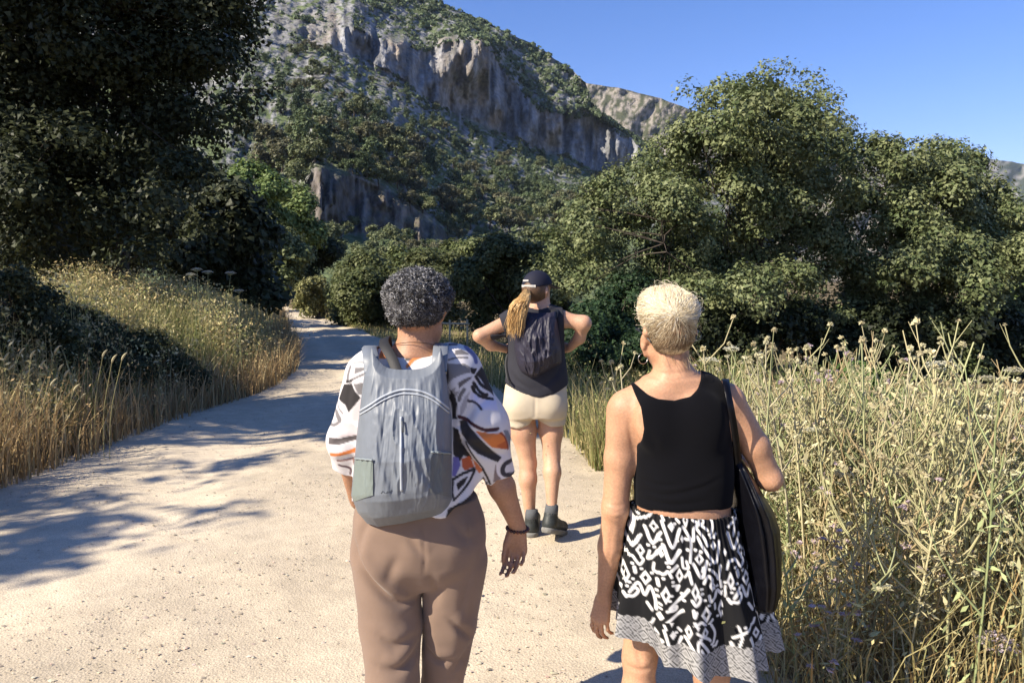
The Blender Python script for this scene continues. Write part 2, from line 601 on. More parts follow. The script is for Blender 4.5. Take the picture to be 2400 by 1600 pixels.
a_, b_ = (UU - CX) / FOC, (CY - RV) / FOC
s_, c_ = math.sin(PITCH), math.cos(PITCH)
ky = RD2 / (c_ + b_ * s_)
MX, MY, MZ = a_ * ky, RD2, CAM_Z + (-s_ + b_ * c_) * ky
MV = np.stack([MX, MY, MZ], -1)
# colours: limestone, ochre faces, scrub between
du = np.gradient(MV, axis=1); dv = np.gradient(MV, axis=0)
nrm = np.cross(du, dv); nrm /= np.linalg.norm(nrm, axis=-1, keepdims=True) + 1e-9
nrm[nrm[..., 2] < 0] *= -1
flat = nrm[..., 2]
rock = (np.array([.235, .235, .23]) - cliff[..., None] * np.array([.010, .008, -.005]) - low[..., None] * np.array([.09, .105, .11])) * (0.9 + .75 * (fbm(np.stack([UU / 9, RV / 45], -1), 3, 61)[..., None]))
streak = fbm(np.stack([UU / 3.6, RV / 26], -1), 3, 66)
rock = rock * (1 + .35 * (streak * np.maximum(cliff, low))[..., None])
och = smooth01(fbm(np.stack([UU / 55, RV / 75], -1), 3, 63), .42, .8)[..., None] * np.maximum(cliff, low)[..., None]
for (u0, u1, v0, v1) in [(1020, 1150, 80, 260), (1268, 1320, 250, 350), (715, 800, 30, 110), (735, 756, 390, 540), (955, 990, 500, 590), (862, 905, 450, 490)]:
    wv = smooth01(UU, u0 - 6, u0 + 14) * (1 - smooth01(UU, u1 - 14, u1 + 6)) * smooth01(RV, v0 - 6, v0 + 10) * (1 - smooth01(RV, v1 - 18, v1 + 6))
    och = np.maximum(och, (wv * (.30 + .40 * fbm(np.stack([UU / 12, RV / 30], -1), 3, 64)))[..., None])
colr = rock * (1 - och) + np.array([.33, .26, .19]) * och * (1 - .45 * low[..., None])
scr = .7 * fbm(np.stack([UU / 15, RV / 9], -1), 4, 71) + .75 * fbm(np.stack([UU / 5.5, RV / 3.6], -1), 2, 74) + .35 * fbm(np.stack([UU / 60, RV / 40], -1), 2, 72)
veg = smooth01(scr + (flat - .58) * .8 - .34 * smooth01(S, 3.7, 4.4) * (1 - .7 * smooth01(UU, 850, 1200)), -.10, .10) * (1 - .88 * cliff) * (1 - .75 * low)
veg = np.maximum(veg, (1 - smooth01(S, 1.7, 2.0)) * .9)
green = np.array([.098, .122, .056]) * (1 + .5 * fbm(np.stack([UU / 20, RV / 14], -1), 3, 73)[..., None])
colr = colr * (1 - veg[..., None]) + green * veg[..., None]
m, nt, b, N, L = new_mat('limestone_slope')
at = N.new('ShaderNodeAttribute'); at.attribute_name = 'Col'
c = vary(nt, at.outputs['Color'], .35, .34, detail=8)
L.new(c, b.inputs['Base Color'])
b.inputs['Roughness'].default_value = .95; b.inputs['Specular IOR Level'].default_value = .08
add_bump(nt, b, .22, 1.0, 4.0, 9)
o = part('mountain', MV.reshape(-1, 3), grid_faces(NR, NU), m, None, True, colr.reshape(-1, 3))
tag(o, 'steep limestone mountain with grey cliffs and scrubby slopes above the valley', 'mountain', kind='structure')
M_ROCK = m


def mountain_at(u, s):
    """Point on the mountain for picture column u and profile position s (0 foot .. 7 ridge)."""
    i = np.clip(np.searchsorted(RS, s), 0, NR - 1)
    j = np.clip(np.searchsorted(uu, u), 0, NU - 1)
    return MV[i, j], flat[i, j]


def ridge(name, tab, d0, d1, rows, seed, c_rock, c_veg, vcut, foot):
    u = np.linspace(tab[0][0], tab[-1][0], 220)
    top = lut(tab, u) + 4 * fbm(np.stack([u / 40, u * 0], -1), 4, seed)
    t = np.linspace(0, 1, rows)
    V_, C_ = [], []
    for k in t:
        v = foot * (1 - k) + top * k
        d = d0 + (d1 - d0) * k + (d1 - d0) * .13 * fbm(np.stack([u / 55 + v / 90, v / 80], -1), 4, seed + 3) * min(1, k * 4)
        a, bb = (u - CX) / FOC, (CY - v) / FOC
        ky = d / (c_ + bb * s_)
        V_.append(np.stack([a * ky, d, CAM_Z + (-s_ + bb * c_) * ky], -1))
        g = smooth01(fbm(np.stack([u / 7, v / 4], -1), 3, seed + 9) + .4 * fbm(np.stack([u / 40, v / 30], -1), 2, seed + 11), vcut - .1, vcut + .12)[:, None]
        C_.append(np.array(c_rock) * (1 - g) + np.array(c_veg) * g)
    back = V_[-1] + np.array([0, (d1 - d0) * .8, 0]) * 1.0
    back[:, 2] *= .5
    V_.append(back); C_.append(C_[-1])
    o = part(name, np.concatenate(V_), grid_faces(rows + 1, len(u)), M_ROCK, None, True, np.concatenate(C_))
    tag(o, kind='structure')
    return o


ridge('far_hill', [(1180, 170), (1340, 190), (1385, 198), (1450, 207), (1550, 231), (1620, 258), (1750, 300), (1900, 350), (2100, 420), (2300, 520)], 780, 1150, 70, 81, (.27, .24, .205), (.07, .075, .045), .0, 705)
ridge('distant_hill', [(1500, 400), (1800, 372), (2050, 352), (2200, 352), (2290, 368), (2340, 376), (2420, 388), (2600, 420), (3000, 455), (3600, 520)], 1900, 2900, 40, 91, (.25, .235, .215), (.06, .07, .045), -.05, 705)
# ------------------------------------------------------------------ foliage
def leaf_quads(c, size, nrm, col, r, aspect=.55):
    """One small folded leaf (a rhombus) for each centre."""
    n = len(c)
    t = rand_unit(n, r)
    t = t - nrm * np.sum(t * nrm, 1, keepdims=True)
    t /= np.linalg.norm(t, axis=1, keepdims=True) + 1e-9
    bt = np.cross(nrm, t)
    s = size[:, None]
    V = np.stack([c - t * s, c + bt * s * aspect + nrm * s * .12, c + t * s, c - bt * s * aspect + nrm * s * .12], 1).reshape(-1, 3)
    F = np.arange(n * 4).reshape(-1, 4)
    return V, F, np.repeat(col, 4, 0)


def leaf_tris(c, size, nrm, col, r, aspect=.72):
    """One three-cornered leaf for each centre: enough at a distance."""
    n = len(c)
    t = rand_unit(n, r)
    t = t - nrm * np.sum(t * nrm, 1, keepdims=True)
    t /= np.linalg.norm(t, axis=1, keepdims=True) + 1e-9
    bt = np.cross(nrm, t)
    s = size[:, None]
    V = np.stack([c + t * s * 1.1, c - t * s * .65 + bt * s * aspect * 1.2, c - t * s * .65 - bt * s * aspect * 1.2], 1).reshape(-1, 3)
    return V, np.arange(n * 3).reshape(-1, 3), np.repeat(col, 3, 0)


def crown(blobs, n_clump, per, leaf, clump_r, seed, c0, c1, fill=.15, up=.45, squash=.75, lumps=9, aspect=.72):
    """Leaves in tufts on the lumps that cover each blob (x, y, z, r): big mass > lump > tuft > leaf."""
    r = np.random.default_rng(seed)
    B = np.asarray(blobs, float)
    if lumps:
        nb = np.maximum(3, (lumps * (B[:, 3] / B[:, 3].mean()) ** 1.5)).astype(int)
        k = np.repeat(np.arange(len(B)), nb)
        d = rand_unit(len(k), r)
        d[:, 2] = np.where(d[:, 2] < -.45, -d[:, 2], d[:, 2])
        lr = B[k, 3] * (.30 + .22 * r.random(len(k)))
        lc = B[k, :3] + d * (B[k, 3] - lr * .75)[:, None]
        deep = np.min(np.linalg.norm(lc[:, None] - B[None, :, :3], axis=2) / B[None, :, 3], 1)
        keep = deep > .50
        L_, D0 = np.c_[lc, lr][keep], d[keep]
    else:
        L_, D0 = B, np.zeros((len(B), 3))
    w = L_[:, 3] ** 2; w = w / w.sum()
    k = r.choice(len(L_), n_clump * 2, p=w)
    d = rand_unit(n_clump * 2, r)
    face_ = d @ np.array([0, 0, .55]) + np.sum(d * D0[k], 1)
    rad = L_[k, 3] * (0.72 + .36 * r.random(n_clump * 2))
    cc = L_[k, :3] + d * rad[:, None]
    keep = (face_ > -.15) | (r.random(len(cc)) < fill)
    cc, d = cc[keep][:n_clump], d[keep][:n_clump]
    n = len(cc)
    cr = clump_r * (.55 + .8 * r.random(n))
    cnt = np.maximum(3, (per * (cr / clump_r) ** 2 * (.7 + .6 * r.random(n)))).astype(int)
    idx = np.repeat(np.arange(n), cnt)
    m = len(idx)
    off = rand_unit(m, r) * (r.random((m, 1)) ** .45) * cr[idx][:, None]
    off[:, 2] *= squash
    p = cc[idx] + off
    nr = rand_unit(m, r) * .60 + d[idx] * .5 + off / (cr[idx][:, None] + 1e-6) * .5
    nr[:, 2] += up
    nr /= np.linalg.norm(nr, axis=1, keepdims=True) + 1e-9
    size = leaf * (.55 + .85 * r.random(m))
    mixc = np.clip(r.random(n)[idx] * .75 + r.normal(0, .16, m), 0, 1)[:, None]
    col = np.asarray(c0) * (1 - mixc) + np.asarray(c1) * mixc
    col = col * (1 + r.normal(0, .16, (m, 1))).clip(.5, 1.6)
    V, F, C = leaf_tris(p, size, nr, col, r, aspect)
    return V, F, C, cc


def limbs(mb, base, fork, targets, r0, seed, sides=7, col=(.05, .042, .034), bend=.14):
    """Trunk from base to fork, then limbs to the targets with a side branch each."""
    r = np.random.default_rng(seed)
    base, fork = np.array(base, float), np.array(fork, float)
    mid = (base + fork) / 2 + r.normal(0, .05, 3) * np.linalg.norm(fork - base)
    path = spline([base, mid, fork], 8)
    mb.add(*tube(path, np.linspace(r0 * 1.25, r0 * .8, 8), sides + 2), col=col)
    for t in targets:
        t = np.array(t, float)
        ln = np.linalg.norm(t - fork)
        m1 = fork * .6 + t * .4 + r.normal(0, bend, 3) * ln * .5 + np.array([0, 0, ln * .06])
        path = spline([fork, m1, t], 9)
        ra = r0 * .55 * (.6 + .5 * r.random())
        mb.add(*tube(path, np.linspace(ra, ra * .2, 9), sides), col=col)
        for q in (4, 6, 7):
            e = path[q] + (t - fork) * .08 + r.normal(0, .11, 3) * ln
            mb.add(*tube(spline([path[q], (path[q] + e) / 2 + r.normal(0, .05, 3) * ln, e], 5), np.linspace(ra * .45, ra * .08, 5), 4), col=col)


def px_blobs(tab, d, seed, dj=.8):
    """Blobs from (u, v, radius px[, depth offset]) at depth d."""
    r = np.random.default_rng(seed)
    out = []
    for t in tab:
        dd = d + (t[3] if len(t) > 3 else r.normal(0, dj))
        out.append([*P(t[0], t[1], dd), t[2] * PX(dd)])
    return np.array(out)


def make_tree(name, label, cat, base, blobs, n_clump, per, leaf, clump_r, seed, c0, c1, trunk_r, fork=None, group=None, fill=.15, nl=9, twigs=False, lumps=9):
    t = thing(name, label, cat, base, group)
    V, F, C, cc = crown(blobs, n_clump, per * 1.0, leaf * 1.0, clump_r, seed, c0, c1, fill, lumps=lumps)
    part('crown', V, F, M_LEAF, t, False, C)
    mb = MB()
    r = np.random.default_rng(seed + 1)
    B = np.asarray(blobs)
    if fork is None:
        fork = np.array(base) * .55 + B[:, :3].mean(0) * .45
    order = np.argsort(-B[:, 3])[:nl]
    limbs(mb, base, fork, B[order, :3], trunk_r, seed + 2)
    LV = np.concatenate(mb.V)
    if twigs:
        for q in r.choice(len(cc), min(twigs, len(cc)), replace=False):
            k = np.argmin(np.linalg.norm(LV - cc[q], axis=1))
            a = LV[k] * .5 + cc[q] * .5 + r.normal(0, .1, 3)
            mb.add(*tube(spline([LV[k], a, cc[q]], 5), np.linspace(trunk_r * .14, trunk_r * .03, 5), 3, False), col=(.1, .085, .07))
    mb.build('trunk', M_BARK, t)
    return t


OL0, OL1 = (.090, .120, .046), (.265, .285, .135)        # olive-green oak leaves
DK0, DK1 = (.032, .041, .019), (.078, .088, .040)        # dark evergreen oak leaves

# the big oak on the right, and its neighbours
main_blobs = px_blobs([(1822, 205, 62), (1775, 250, 70), (1880, 255, 72), (1700, 262, 72), (1622, 262, 62), (1935, 265, 60), (1960, 310, 42),
                       (1800, 340, 120), (1680, 370, 105), (1900, 380, 105), (1570, 400, 85), (1490, 440, 70), (1420, 490, 74), (1360, 560, 70),
                       (1560, 520, 110), (1690, 500, 120), (1830, 500, 120), (1935, 480, 80), (1460, 600, 100), (1600, 650, 120, 1.2), (1750, 640, 120, 1.4),
                       (1880, 620, 110, 1.0), (1400, 660, 90), (1500, 720, 90, .6), (1950, 700, 90, 1.5), (1310, 640, 70), (1850, 760, 80, .4), (1660, 770, 80, .4), (1740, 700, 80, -1.0), (1640, 700, 70, -1.2), (1840, 690, 70, -.8), (1560, 780, 70, -.5), (1950, 790, 70, .2)], 15.0, 3)
make_tree('oak_tree', 'large round olive green oak tree with the tallest crown, behind the weeds', 'tree', P(1792, 905, 15.2), main_blobs,
          3000, 52, .036, .27, 11, OL0, OL1, .10, fork=P(1775, 600, 15.6), fill=.08, nl=9, twigs=260)
sec_blobs = px_blobs([(2040, 370, 62), (2110, 385, 60), (2190, 385, 55), (2225, 365, 36), (2270, 430, 66), (2330, 480, 62), (2080, 460, 95), (2180, 480, 100),
                      (2290, 550, 95), (2370, 560, 60), (2030, 540, 80), (2130, 600, 110), (2250, 660, 105), (2350, 660, 80), (2080, 700, 90, .5),
                      (2180, 760, 90, -.3), (2300, 780, 90), (2230, 850, 70, -.6), (2130, 830, 60, .6), (2060, 800, 80, 1.2), (2420, 640, 80)], 16.5, 5)
make_tree('oak_tree', 'broad lower oak with drooping sunlit branches, beside the tallest oak', 'tree', P(2190, 930, 16.6), sec_blobs,
          2300, 48, .040, .29, 12, OL0, OL1, .10, fork=P(2170, 720, 16.9), fill=.10, nl=9, twigs=160)
br_blobs = px_blobs([(2400, 720, 70), (2450, 640, 90), (2380, 790, 60), (2440, 800, 80)], 24, 6)
make_tree('bush', 'bright green bush at the far edge, beyond the drooping oak', 'bush', P(2420, 900, 24), br_blobs, 260, 26, .12, .5, 13, (.08, .12, .03), (.15, .2, .06), .1)

# hedge of bushes between the oak and the road bend
def bush(label, tab, d, n, per, leaf, cr, seed, c0, c1, name='bush', group=None, dj=.5, foot=None):
    bl = px_blobs(tab, d, seed, dj)
    u0, rr = np.mean([t[0] for t in tab]), 0
    base = P(u0, 700, d); base[2] = float(ground_z(base[0], base[1])) if d < 70 else base[2]
    if d < 70: base[2] = float(ground_z(base[0], base[1]))
    return make_tree(name, label, 'tree' if 'tree' in name else 'bush', base, bl, n, per, leaf, cr, seed, c0, c1, .05 + d * .002, group=group, nl=6)


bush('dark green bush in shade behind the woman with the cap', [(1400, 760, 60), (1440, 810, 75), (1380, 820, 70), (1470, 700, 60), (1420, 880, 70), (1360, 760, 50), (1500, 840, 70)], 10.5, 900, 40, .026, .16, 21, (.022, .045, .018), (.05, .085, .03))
bush('pale olive bush rising behind the cap of the middle woman', [(1180, 620, 62), (1250, 640, 66), (1130, 660, 60), (1210, 700, 70), (1150, 730, 60), (1290, 720, 60), (1300, 600, 52), (1080, 690, 46)], 18, 1300, 46, .042, .26, 22, (.075, .095, .033), (.165, .165, .07))
bush('olive bush with soft outline above the grey curly hair', [(1010, 640, 50), (960, 650, 44), (1060, 640, 44), (1030, 690, 56), (970, 700, 52), (1010, 738, 50), (960, 742, 40), (1055, 735, 40)], 25, 800, 40, .055, .30, 23, (.065, .08, .028), (.14, .145, .058))
bush('low green bush between the grey hair and the hill', [(990, 622, 32), (1040, 630, 34), (940, 628, 30), (1090, 616, 34), (1010, 650, 40), (935, 600, 20), (1060, 592, 24), (1115, 590, 24), (890, 622, 22)], 36, 600, 34, .085, .42, 24, (.075, .10, .034), (.17, .185, .07))
bush('round dark green bush at the bend of the road', [(852, 652, 52), (818, 672, 42), (890, 668, 44), (852, 694, 58), (806, 710, 38), (900, 712, 42), (868, 622, 32), (852, 742, 50), (806, 742, 34), (905, 745, 44), (835, 618, 22)], 26, 1100, 42, .052, .32, 25, (.065, .085, .03), (.165, .175, .068))
bush('small pale yellow-green bush beside the far bend of the road', [(738, 684, 30), (716, 704, 24), (756, 712, 26), (735, 730, 24), (768, 690, 20)], 31, 300, 34, .06, .26, 36, (.16, .165, .06), (.30, .28, .12))
bush('tall leafy tree with pale green crown beside the dark trees', [(585, 432, 46), (620, 470, 52), (560, 470, 50), (600, 520, 60)], 44, 620, 40, .10, .5, 26, (.10, .155, .042), (.22, .275, .09), name='leafy_tree')
bush('bright green round tree standing left of the low cliff', [(655, 455, 42), (690, 490, 44), (640, 500, 50), (700, 540, 50), (665, 550, 56)], 48, 620, 40, .11, .55, 27, (.10, .15, .042), (.22, .26, .09), name='leafy_tree')
bush('olive tree with feathery crown above the far end of the road', [(620, 560, 50), (650, 600, 58), (600, 610, 54), (680, 620, 46), (640, 650, 60), (600, 530, 34)], 38, 760, 40, .09, .45, 28, (.095, .12, .042), (.21, .23, .095), name='leafy_tree')
bush('dark tree in shade behind the end of the road', [(720, 610, 50), (700, 660, 46), (750, 600, 44), (680, 690, 36)], 52, 500, 34, .12, .6, 29, (.02, .03, .014), (.05, .065, .028), name='leafy_tree')

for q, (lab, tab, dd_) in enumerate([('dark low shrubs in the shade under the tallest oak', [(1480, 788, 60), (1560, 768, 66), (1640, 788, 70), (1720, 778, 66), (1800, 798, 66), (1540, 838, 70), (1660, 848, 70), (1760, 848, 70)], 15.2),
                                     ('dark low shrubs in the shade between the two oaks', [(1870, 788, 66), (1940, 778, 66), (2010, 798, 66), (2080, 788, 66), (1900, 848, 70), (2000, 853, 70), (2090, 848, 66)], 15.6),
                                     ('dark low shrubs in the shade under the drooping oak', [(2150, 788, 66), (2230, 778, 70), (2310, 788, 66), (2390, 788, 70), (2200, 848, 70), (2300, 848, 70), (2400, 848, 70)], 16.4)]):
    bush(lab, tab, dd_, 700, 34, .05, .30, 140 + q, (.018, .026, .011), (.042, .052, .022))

# the dark evergreen oaks on the left bank
left_blobs = px_blobs([(560, 40, 80), (470, 70, 110), (360, 60, 130), (240, 80, 140), (120, 90, 150), (0, 90, 150), (-120, 120, 130), (560, 160, 62), (480, 190, 100),
                       (350, 210, 130), (220, 240, 140), (80, 260, 150), (-60, 280, 150), (500, 280, 70), (420, 330, 105), (290, 380, 130), (150, 410, 140), (0, 430, 150), (580, 240, 36),
                       (470, 420, 62), (400, 480, 90), (290, 520, 110), (160, 540, 110), (20, 560, 120), (480, 520, 56), (430, 580, 60), (330, 600, 60), (200, 620, 60), (60, 640, 70), (610, 30, 36), (600, -60, 70), (440, -80, 120), (200, -80, 150), (0, -80, 150)], 13.8, 7, .6)
base = np.array([-7.6, 14.2, 0.0]); base[2] = float(ground_z(base[0], base[1]))
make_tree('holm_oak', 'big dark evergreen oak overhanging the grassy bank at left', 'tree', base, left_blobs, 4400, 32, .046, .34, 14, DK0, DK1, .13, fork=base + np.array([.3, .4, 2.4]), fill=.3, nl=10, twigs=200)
lb2 = px_blobs([(530, 500, 60), (570, 560, 56), (500, 600, 70), (540, 640, 56), (460, 640, 60), (590, 640, 40), (610, 690, 40), (500, 460, 50), (420, 420, 60), (440, 540, 70)], 19, 8, .8)
base = np.array([-8.6, 19.0, 0]); base[2] = float(ground_z(base[0], base[1]))
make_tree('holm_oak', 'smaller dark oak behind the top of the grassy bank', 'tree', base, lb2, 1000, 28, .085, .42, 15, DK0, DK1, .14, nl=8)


# trees standing just left of the view: they throw the shade that lies on the bank, the dark oak and the road
ta = np.array([(-9.5, 4.8, 5.4, .95), (-9.2, 5.0, 6.5, 1.1), (-9.8, 6.2, 7.2, 1.0), (-9.3, 6.7, 7.0, .75), (-9.6, 4.2, 7.6, 1.1), (-9.4, 3.2, 8.3, 1.0), (-9.6, 2.3, 9.0, .8),
               (-9.8, 5.2, 8.4, 1.2), (-10.3, 4.4, 6.2, 1.0), (-9.3, 1.9, 5.5, .50), (-9.6, 1.2, 4.9, .48), (-9.2, 1.5, 4.4, .40), (-9.5, 2.4, 5.9, .36), (-9.4, .8, 5.4, .36), (-9.7, 1.6, 5.0, .5), (-9.4, .6, 4.6, .36), (-9.5, .4, 5.4, .45), (-9.4, -.1, 5.0, .4), (-9.6, .2, 5.9, .35), (-9.3, .9, 5.9, .4), (-9.3, 7.6, 3.4, .7), (-9.6, 8.4, 2.8, .6), (-9.0, 7.0, 3.9, .55), (-9.3, 6.5, 4.3, .55), (-9.9, 5.0, 4.8, .75), (-9.4, 3.9, 6.6, .7)])
base = np.array([-10.4, 4.6, 0.0]); base[2] = float(ground_z(base[0], base[1]))
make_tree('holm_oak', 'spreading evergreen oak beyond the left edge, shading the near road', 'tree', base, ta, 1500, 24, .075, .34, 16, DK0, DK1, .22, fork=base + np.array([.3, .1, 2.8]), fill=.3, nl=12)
tb = np.array([(-9.6, 8.9, 7.9, 1.0), (-9.4, 9.2, 8.9, 1.0), (-9.6, 8.4, 9.0, .9), (-10.2, 10.0, 8.2, 1.0), (-9.5, 9.9, 9.0, .9), (-9.6, 9.7, 7.0, .8), (-9.5, 10.9, 8.0, 1.0), (-10.4, 9.2, 8.8, 1.0), (-10.2, 8.0, 8.2, .9), (-10.0, 10.8, 9.0, .8)])
base = np.array([-10.6, 9.4, 0.0]); base[2] = float(ground_z(base[0], base[1]))
make_tree('holm_oak', 'tall evergreen oak on the bank beyond the left edge', 'tree', base, tb, 1200, 24, .08, .38, 17, DK0, DK1, .24, fork=base + np.array([.4, .1, 4.2]), fill=.3, nl=12)
for q, (x, y, h, r_) in enumerate([(-12.5, 17.5, 6.0, 2.2), (-13.6, 25.0, 4.8, 2.2), (-17.5, 33.0, 4.8, 2.4)]):
    rr = np.random.default_rng(60 + q)
    bl = np.concatenate([np.stack([x + rr.normal(0, r_ * .5, 12), y + rr.normal(0, r_ * .5, 12), 2.2 + (h - 3.2) * rr.random(12)], -1), (r_ * (.4 + .25 * rr.random(12)))[:, None]], 1)
    base = np.array([x, y, float(ground_z(x, y))])
    lab = ['dark oak on the bank hidden behind the big overhanging oak', 'dark oak above the road beyond the grassy bank', 'farthest dark oak beside the road where it bends away'][q]
    make_tree('holm_oak', lab, 'tree', base, bl, 900, 24, .10, .5, 70 + q, DK0, DK1, .2, fill=.3, nl=8)

# ------------------------------------------------------------------ woods on the mountain
def proto(kind, seed):
    r = np.random.default_rng(seed)
    if kind == 'pine':
        bl = np.array([[r.normal(0, .25), r.normal(0, .25), 1.2 + 4.6 * k / 9, 1.25 * (1 - k / 10.5) * (.8 + .4 * r.random())] for k in range(10)])
        c0, c1 = (.06, .09, .05), (.15, .185, .095)
    else:
        k = 9
        bl = np.concatenate([r.normal(0, .95, (k, 2)), 1.9 + 1.5 * r.random((k, 1)), .85 + .5 * r.random((k, 1))], 1)
        c0, c1 = [((.075, .108, .048), (.19, .225, .105)), ((.10, .125, .055), (.24, .25, .125)), ((.10, .105, .06), (.21, .195, .11))][seed % 3]
    V, F, C, cc = crown(bl, 170 if kind == 'pine' else 230, 11, .17, .42, seed, c0, c1, .12, up=.7, lumps=0 if kind == 'pine' else 4)
    mc = mesh_data('crown', V, F, False, C); mc.materials.append(M_LEAF)
    mb = MB()
    limbs(mb, (0, 0, -.6), (0, 0, 1.5), bl[:4, :3], .16, seed, 5)
    V, F, C = mb.arrays()
    mt = mesh_data('trunk', V, F, True, C); mt.materials.append(M_BARK)
    return mc, mt


PROTO = {'oak': [proto('oak', s) for s in (100, 101, 102, 103)], 'pine': [proto('pine', s) for s in (111, 112, 113)]}


def hill_tree(kind, p, h, rz, q, label, group):
    mc, mt = PROTO[kind][q % len(PROTO[kind])]
    t = thing('hillside_oak' if kind == 'oak' else 'hillside_pine', label, 'tree', p, group)
    t.rotation_euler = (0, 0, rz)
    t.scale = (h * (.9 + .3 * ((q * 7) % 5) / 5), h, h)
    for nm, me in (('crown', mc), ('trunk', mt)):
        c = bpy.data.objects.new(nm, me); COL.objects.link(c); c.parent = t
    return t


hr = np.random.default_rng(77)
cnt = 0
def hill_label(kind, q, sc, u, s_, zone):
    tone = ['dark green', 'olive', 'brownish'][q % 4 % 3] if kind == 'oak' else ['dark', 'blue-green', 'slender'][q % 3]
    size = 'small' if sc < .95 else 'large'
    if zone == 0: where = ['behind the shaded end of the road', 'under the low cliff', 'between the low cliff and the tall oak', 'just behind the tallest oak'][int(np.searchsorted([740, 1000, 1250], u))]
    elif zone == 2: where = 'on top of the low cliff'
    else:
        where = ['beside the overhanging dark oak', 'above the low cliff', 'below the ochre buttress', 'near the end of the mountain spur'][int(np.searchsorted([740, 960, 1200], u))]
        where += ', high on the slope' if s_ > 4.0 else ', low on the slope'
    lab = f"{size} {tone} {'round oak' if kind == 'oak' else 'pine'} {where}"
    return lab, lab + ' group'


placed = []
for zone, n, (u0, u1), (s0, s1) in [(0, 56, (520, 1500), (.75, 1.98)), (1, 205, (560, 1460), (3.02, 4.9)), (2, 34, (700, 1100), (2.93, 3.35))]:
    k = tries = 0
    while k < n and tries < n * 40:
        tries += 1
        u, s = hr.uniform(u0, u1), hr.uniform(s0, s1)
        if zone == 1 and s > 4.0 + .9 * smooth01(u, 700, 1250) and hr.random() < .7: continue
        p, fl = mountain_at(u, s)
        sc = (.75 + .6 * hr.random()) * (1.0 if zone == 0 else .85 + .35 * (p[1] / 300)) * (1.30 - .45 * smooth01(s, 3.5, 4.3) if zone == 1 else .85)
        if any((p[0] - a) ** 2 + (p[1] - b_) ** 2 < (2.2 * min(sc, e)) ** 2 for a, b_, e in placed[-400:]): continue
        placed.append((p[0], p[1], sc))
        kind = 'pine' if zone == 1 and hr.random() < .5 and s > 3.5 else 'oak'
        q_ = int(hr.integers(0, 60))
        lab, grp = hill_label(kind, q_, sc, u, s, zone)
        hill_tree(kind, p - np.array([0, 0, .5]), sc, hr.uniform(0, 6.28), q_, lab, grp.replace(' group', 's'))
        k += 1; cnt += 1

# low scrub on the slopes: far too many and too small to tell apart
r = np.random.default_rng(5)
ns = 14000
u = r.uniform(500, 1560, ns); s = np.concatenate([r.uniform(3.0, 5.0, int(ns * .5)), r.uniform(5.9, 7.0, ns - int(ns * .5))])
i = np.clip(np.searchsorted(RS, s), 0, NR - 1); j = np.clip(np.searchsorted(uu, u), 0, NU - 1)
p = MV[i, j]; dd = p[:, 1]
ok = (noise(np.stack([u / 30, s * 6], -1), 91) + r.normal(0, .4, ns) - .5 * (1 - smooth01(u, 700, 1000)) > -.05)
p, dd = p[ok], dd[ok]
rep = 12
idx = np.repeat(np.arange(len(p)), rep)
sc = (dd / 300) * (.45 + .85 * r.random(len(p)) ** 2)
off = rand_unit(len(idx), r) * sc[idx][:, None]
off[:, 2] = np.abs(off[:, 2]) * .9
nrm_ = off / np.linalg.norm(off, axis=1, keepdims=True) + rand_unit(len(idx), r) * .6
nrm_ /= np.linalg.norm(nrm_, axis=1, keepdims=True)
col = np.array([.100, .130, .066]) * (.6 + .9 * r.random((len(p), 1)))[idx]
V, F, C = leaf_tris(p[idx] + off, (sc[idx] * .66), nrm_, col, r, .8)
o = part('hillside_scrub', V, F, M_LEAF, None, False, C)
tag(o, 'low dark scrub dotted over the rocky mountain slopes', 'scrub', kind='stuff')
# ------------------------------------------------------------------ grass and weeds
def blades(x, y, z, h, w, lean, col, r, droop=.35):
    """Tapering bent grass blades: a quad and a tip each."""
    n = len(x)
    a = r.random(n) * 6.283
    dx, dy = np.cos(a), np.sin(a)
    fx, fy = -dy, dx
    L1, L2 = lean * h, lean * h * (1.6 + droop)
    b = np.stack([x, y, z], -1)
    m = b + np.stack([dx * L1 * .5, dy * L1 * .5, h * .55], -1)
    t = b + np.stack([dx * L2, dy * L2, h], -1)
    sd = np.stack([fx, fy, fx * 0], -1) * w[:, None]
    V = np.stack([b - sd, b + sd, m + sd * .7, m - sd * .7, t], 1).reshape(-1, 3)
    k = np.arange(n)[:, None] * 5
    return V, [k + np.array([[0, 1, 2, 3]]), k + np.array([[3, 2, 4]])], np.repeat(col, 5, 0), t


def tint(n, pal, r, j=.12):
    pal = np.asarray(pal, float)
    c = pal[r.integers(0, len(pal), n)]
    return c * (1 + r.normal(0, j, (n, 1))).clip(.4, 1.7)


STRAW = [(.47, .385, .19), (.42, .345, .165), (.38, .34, .16), (.30, .285, .12), (.52, .445, .26)]
RUST = [(.37, .25, .125), (.43, .31, .16), (.31, .21, .10), (.45, .36, .19)]
GREENISH = [(.20, .22, .075), (.28, .28, .11), (.15, .18, .06), (.40, .36, .17)]


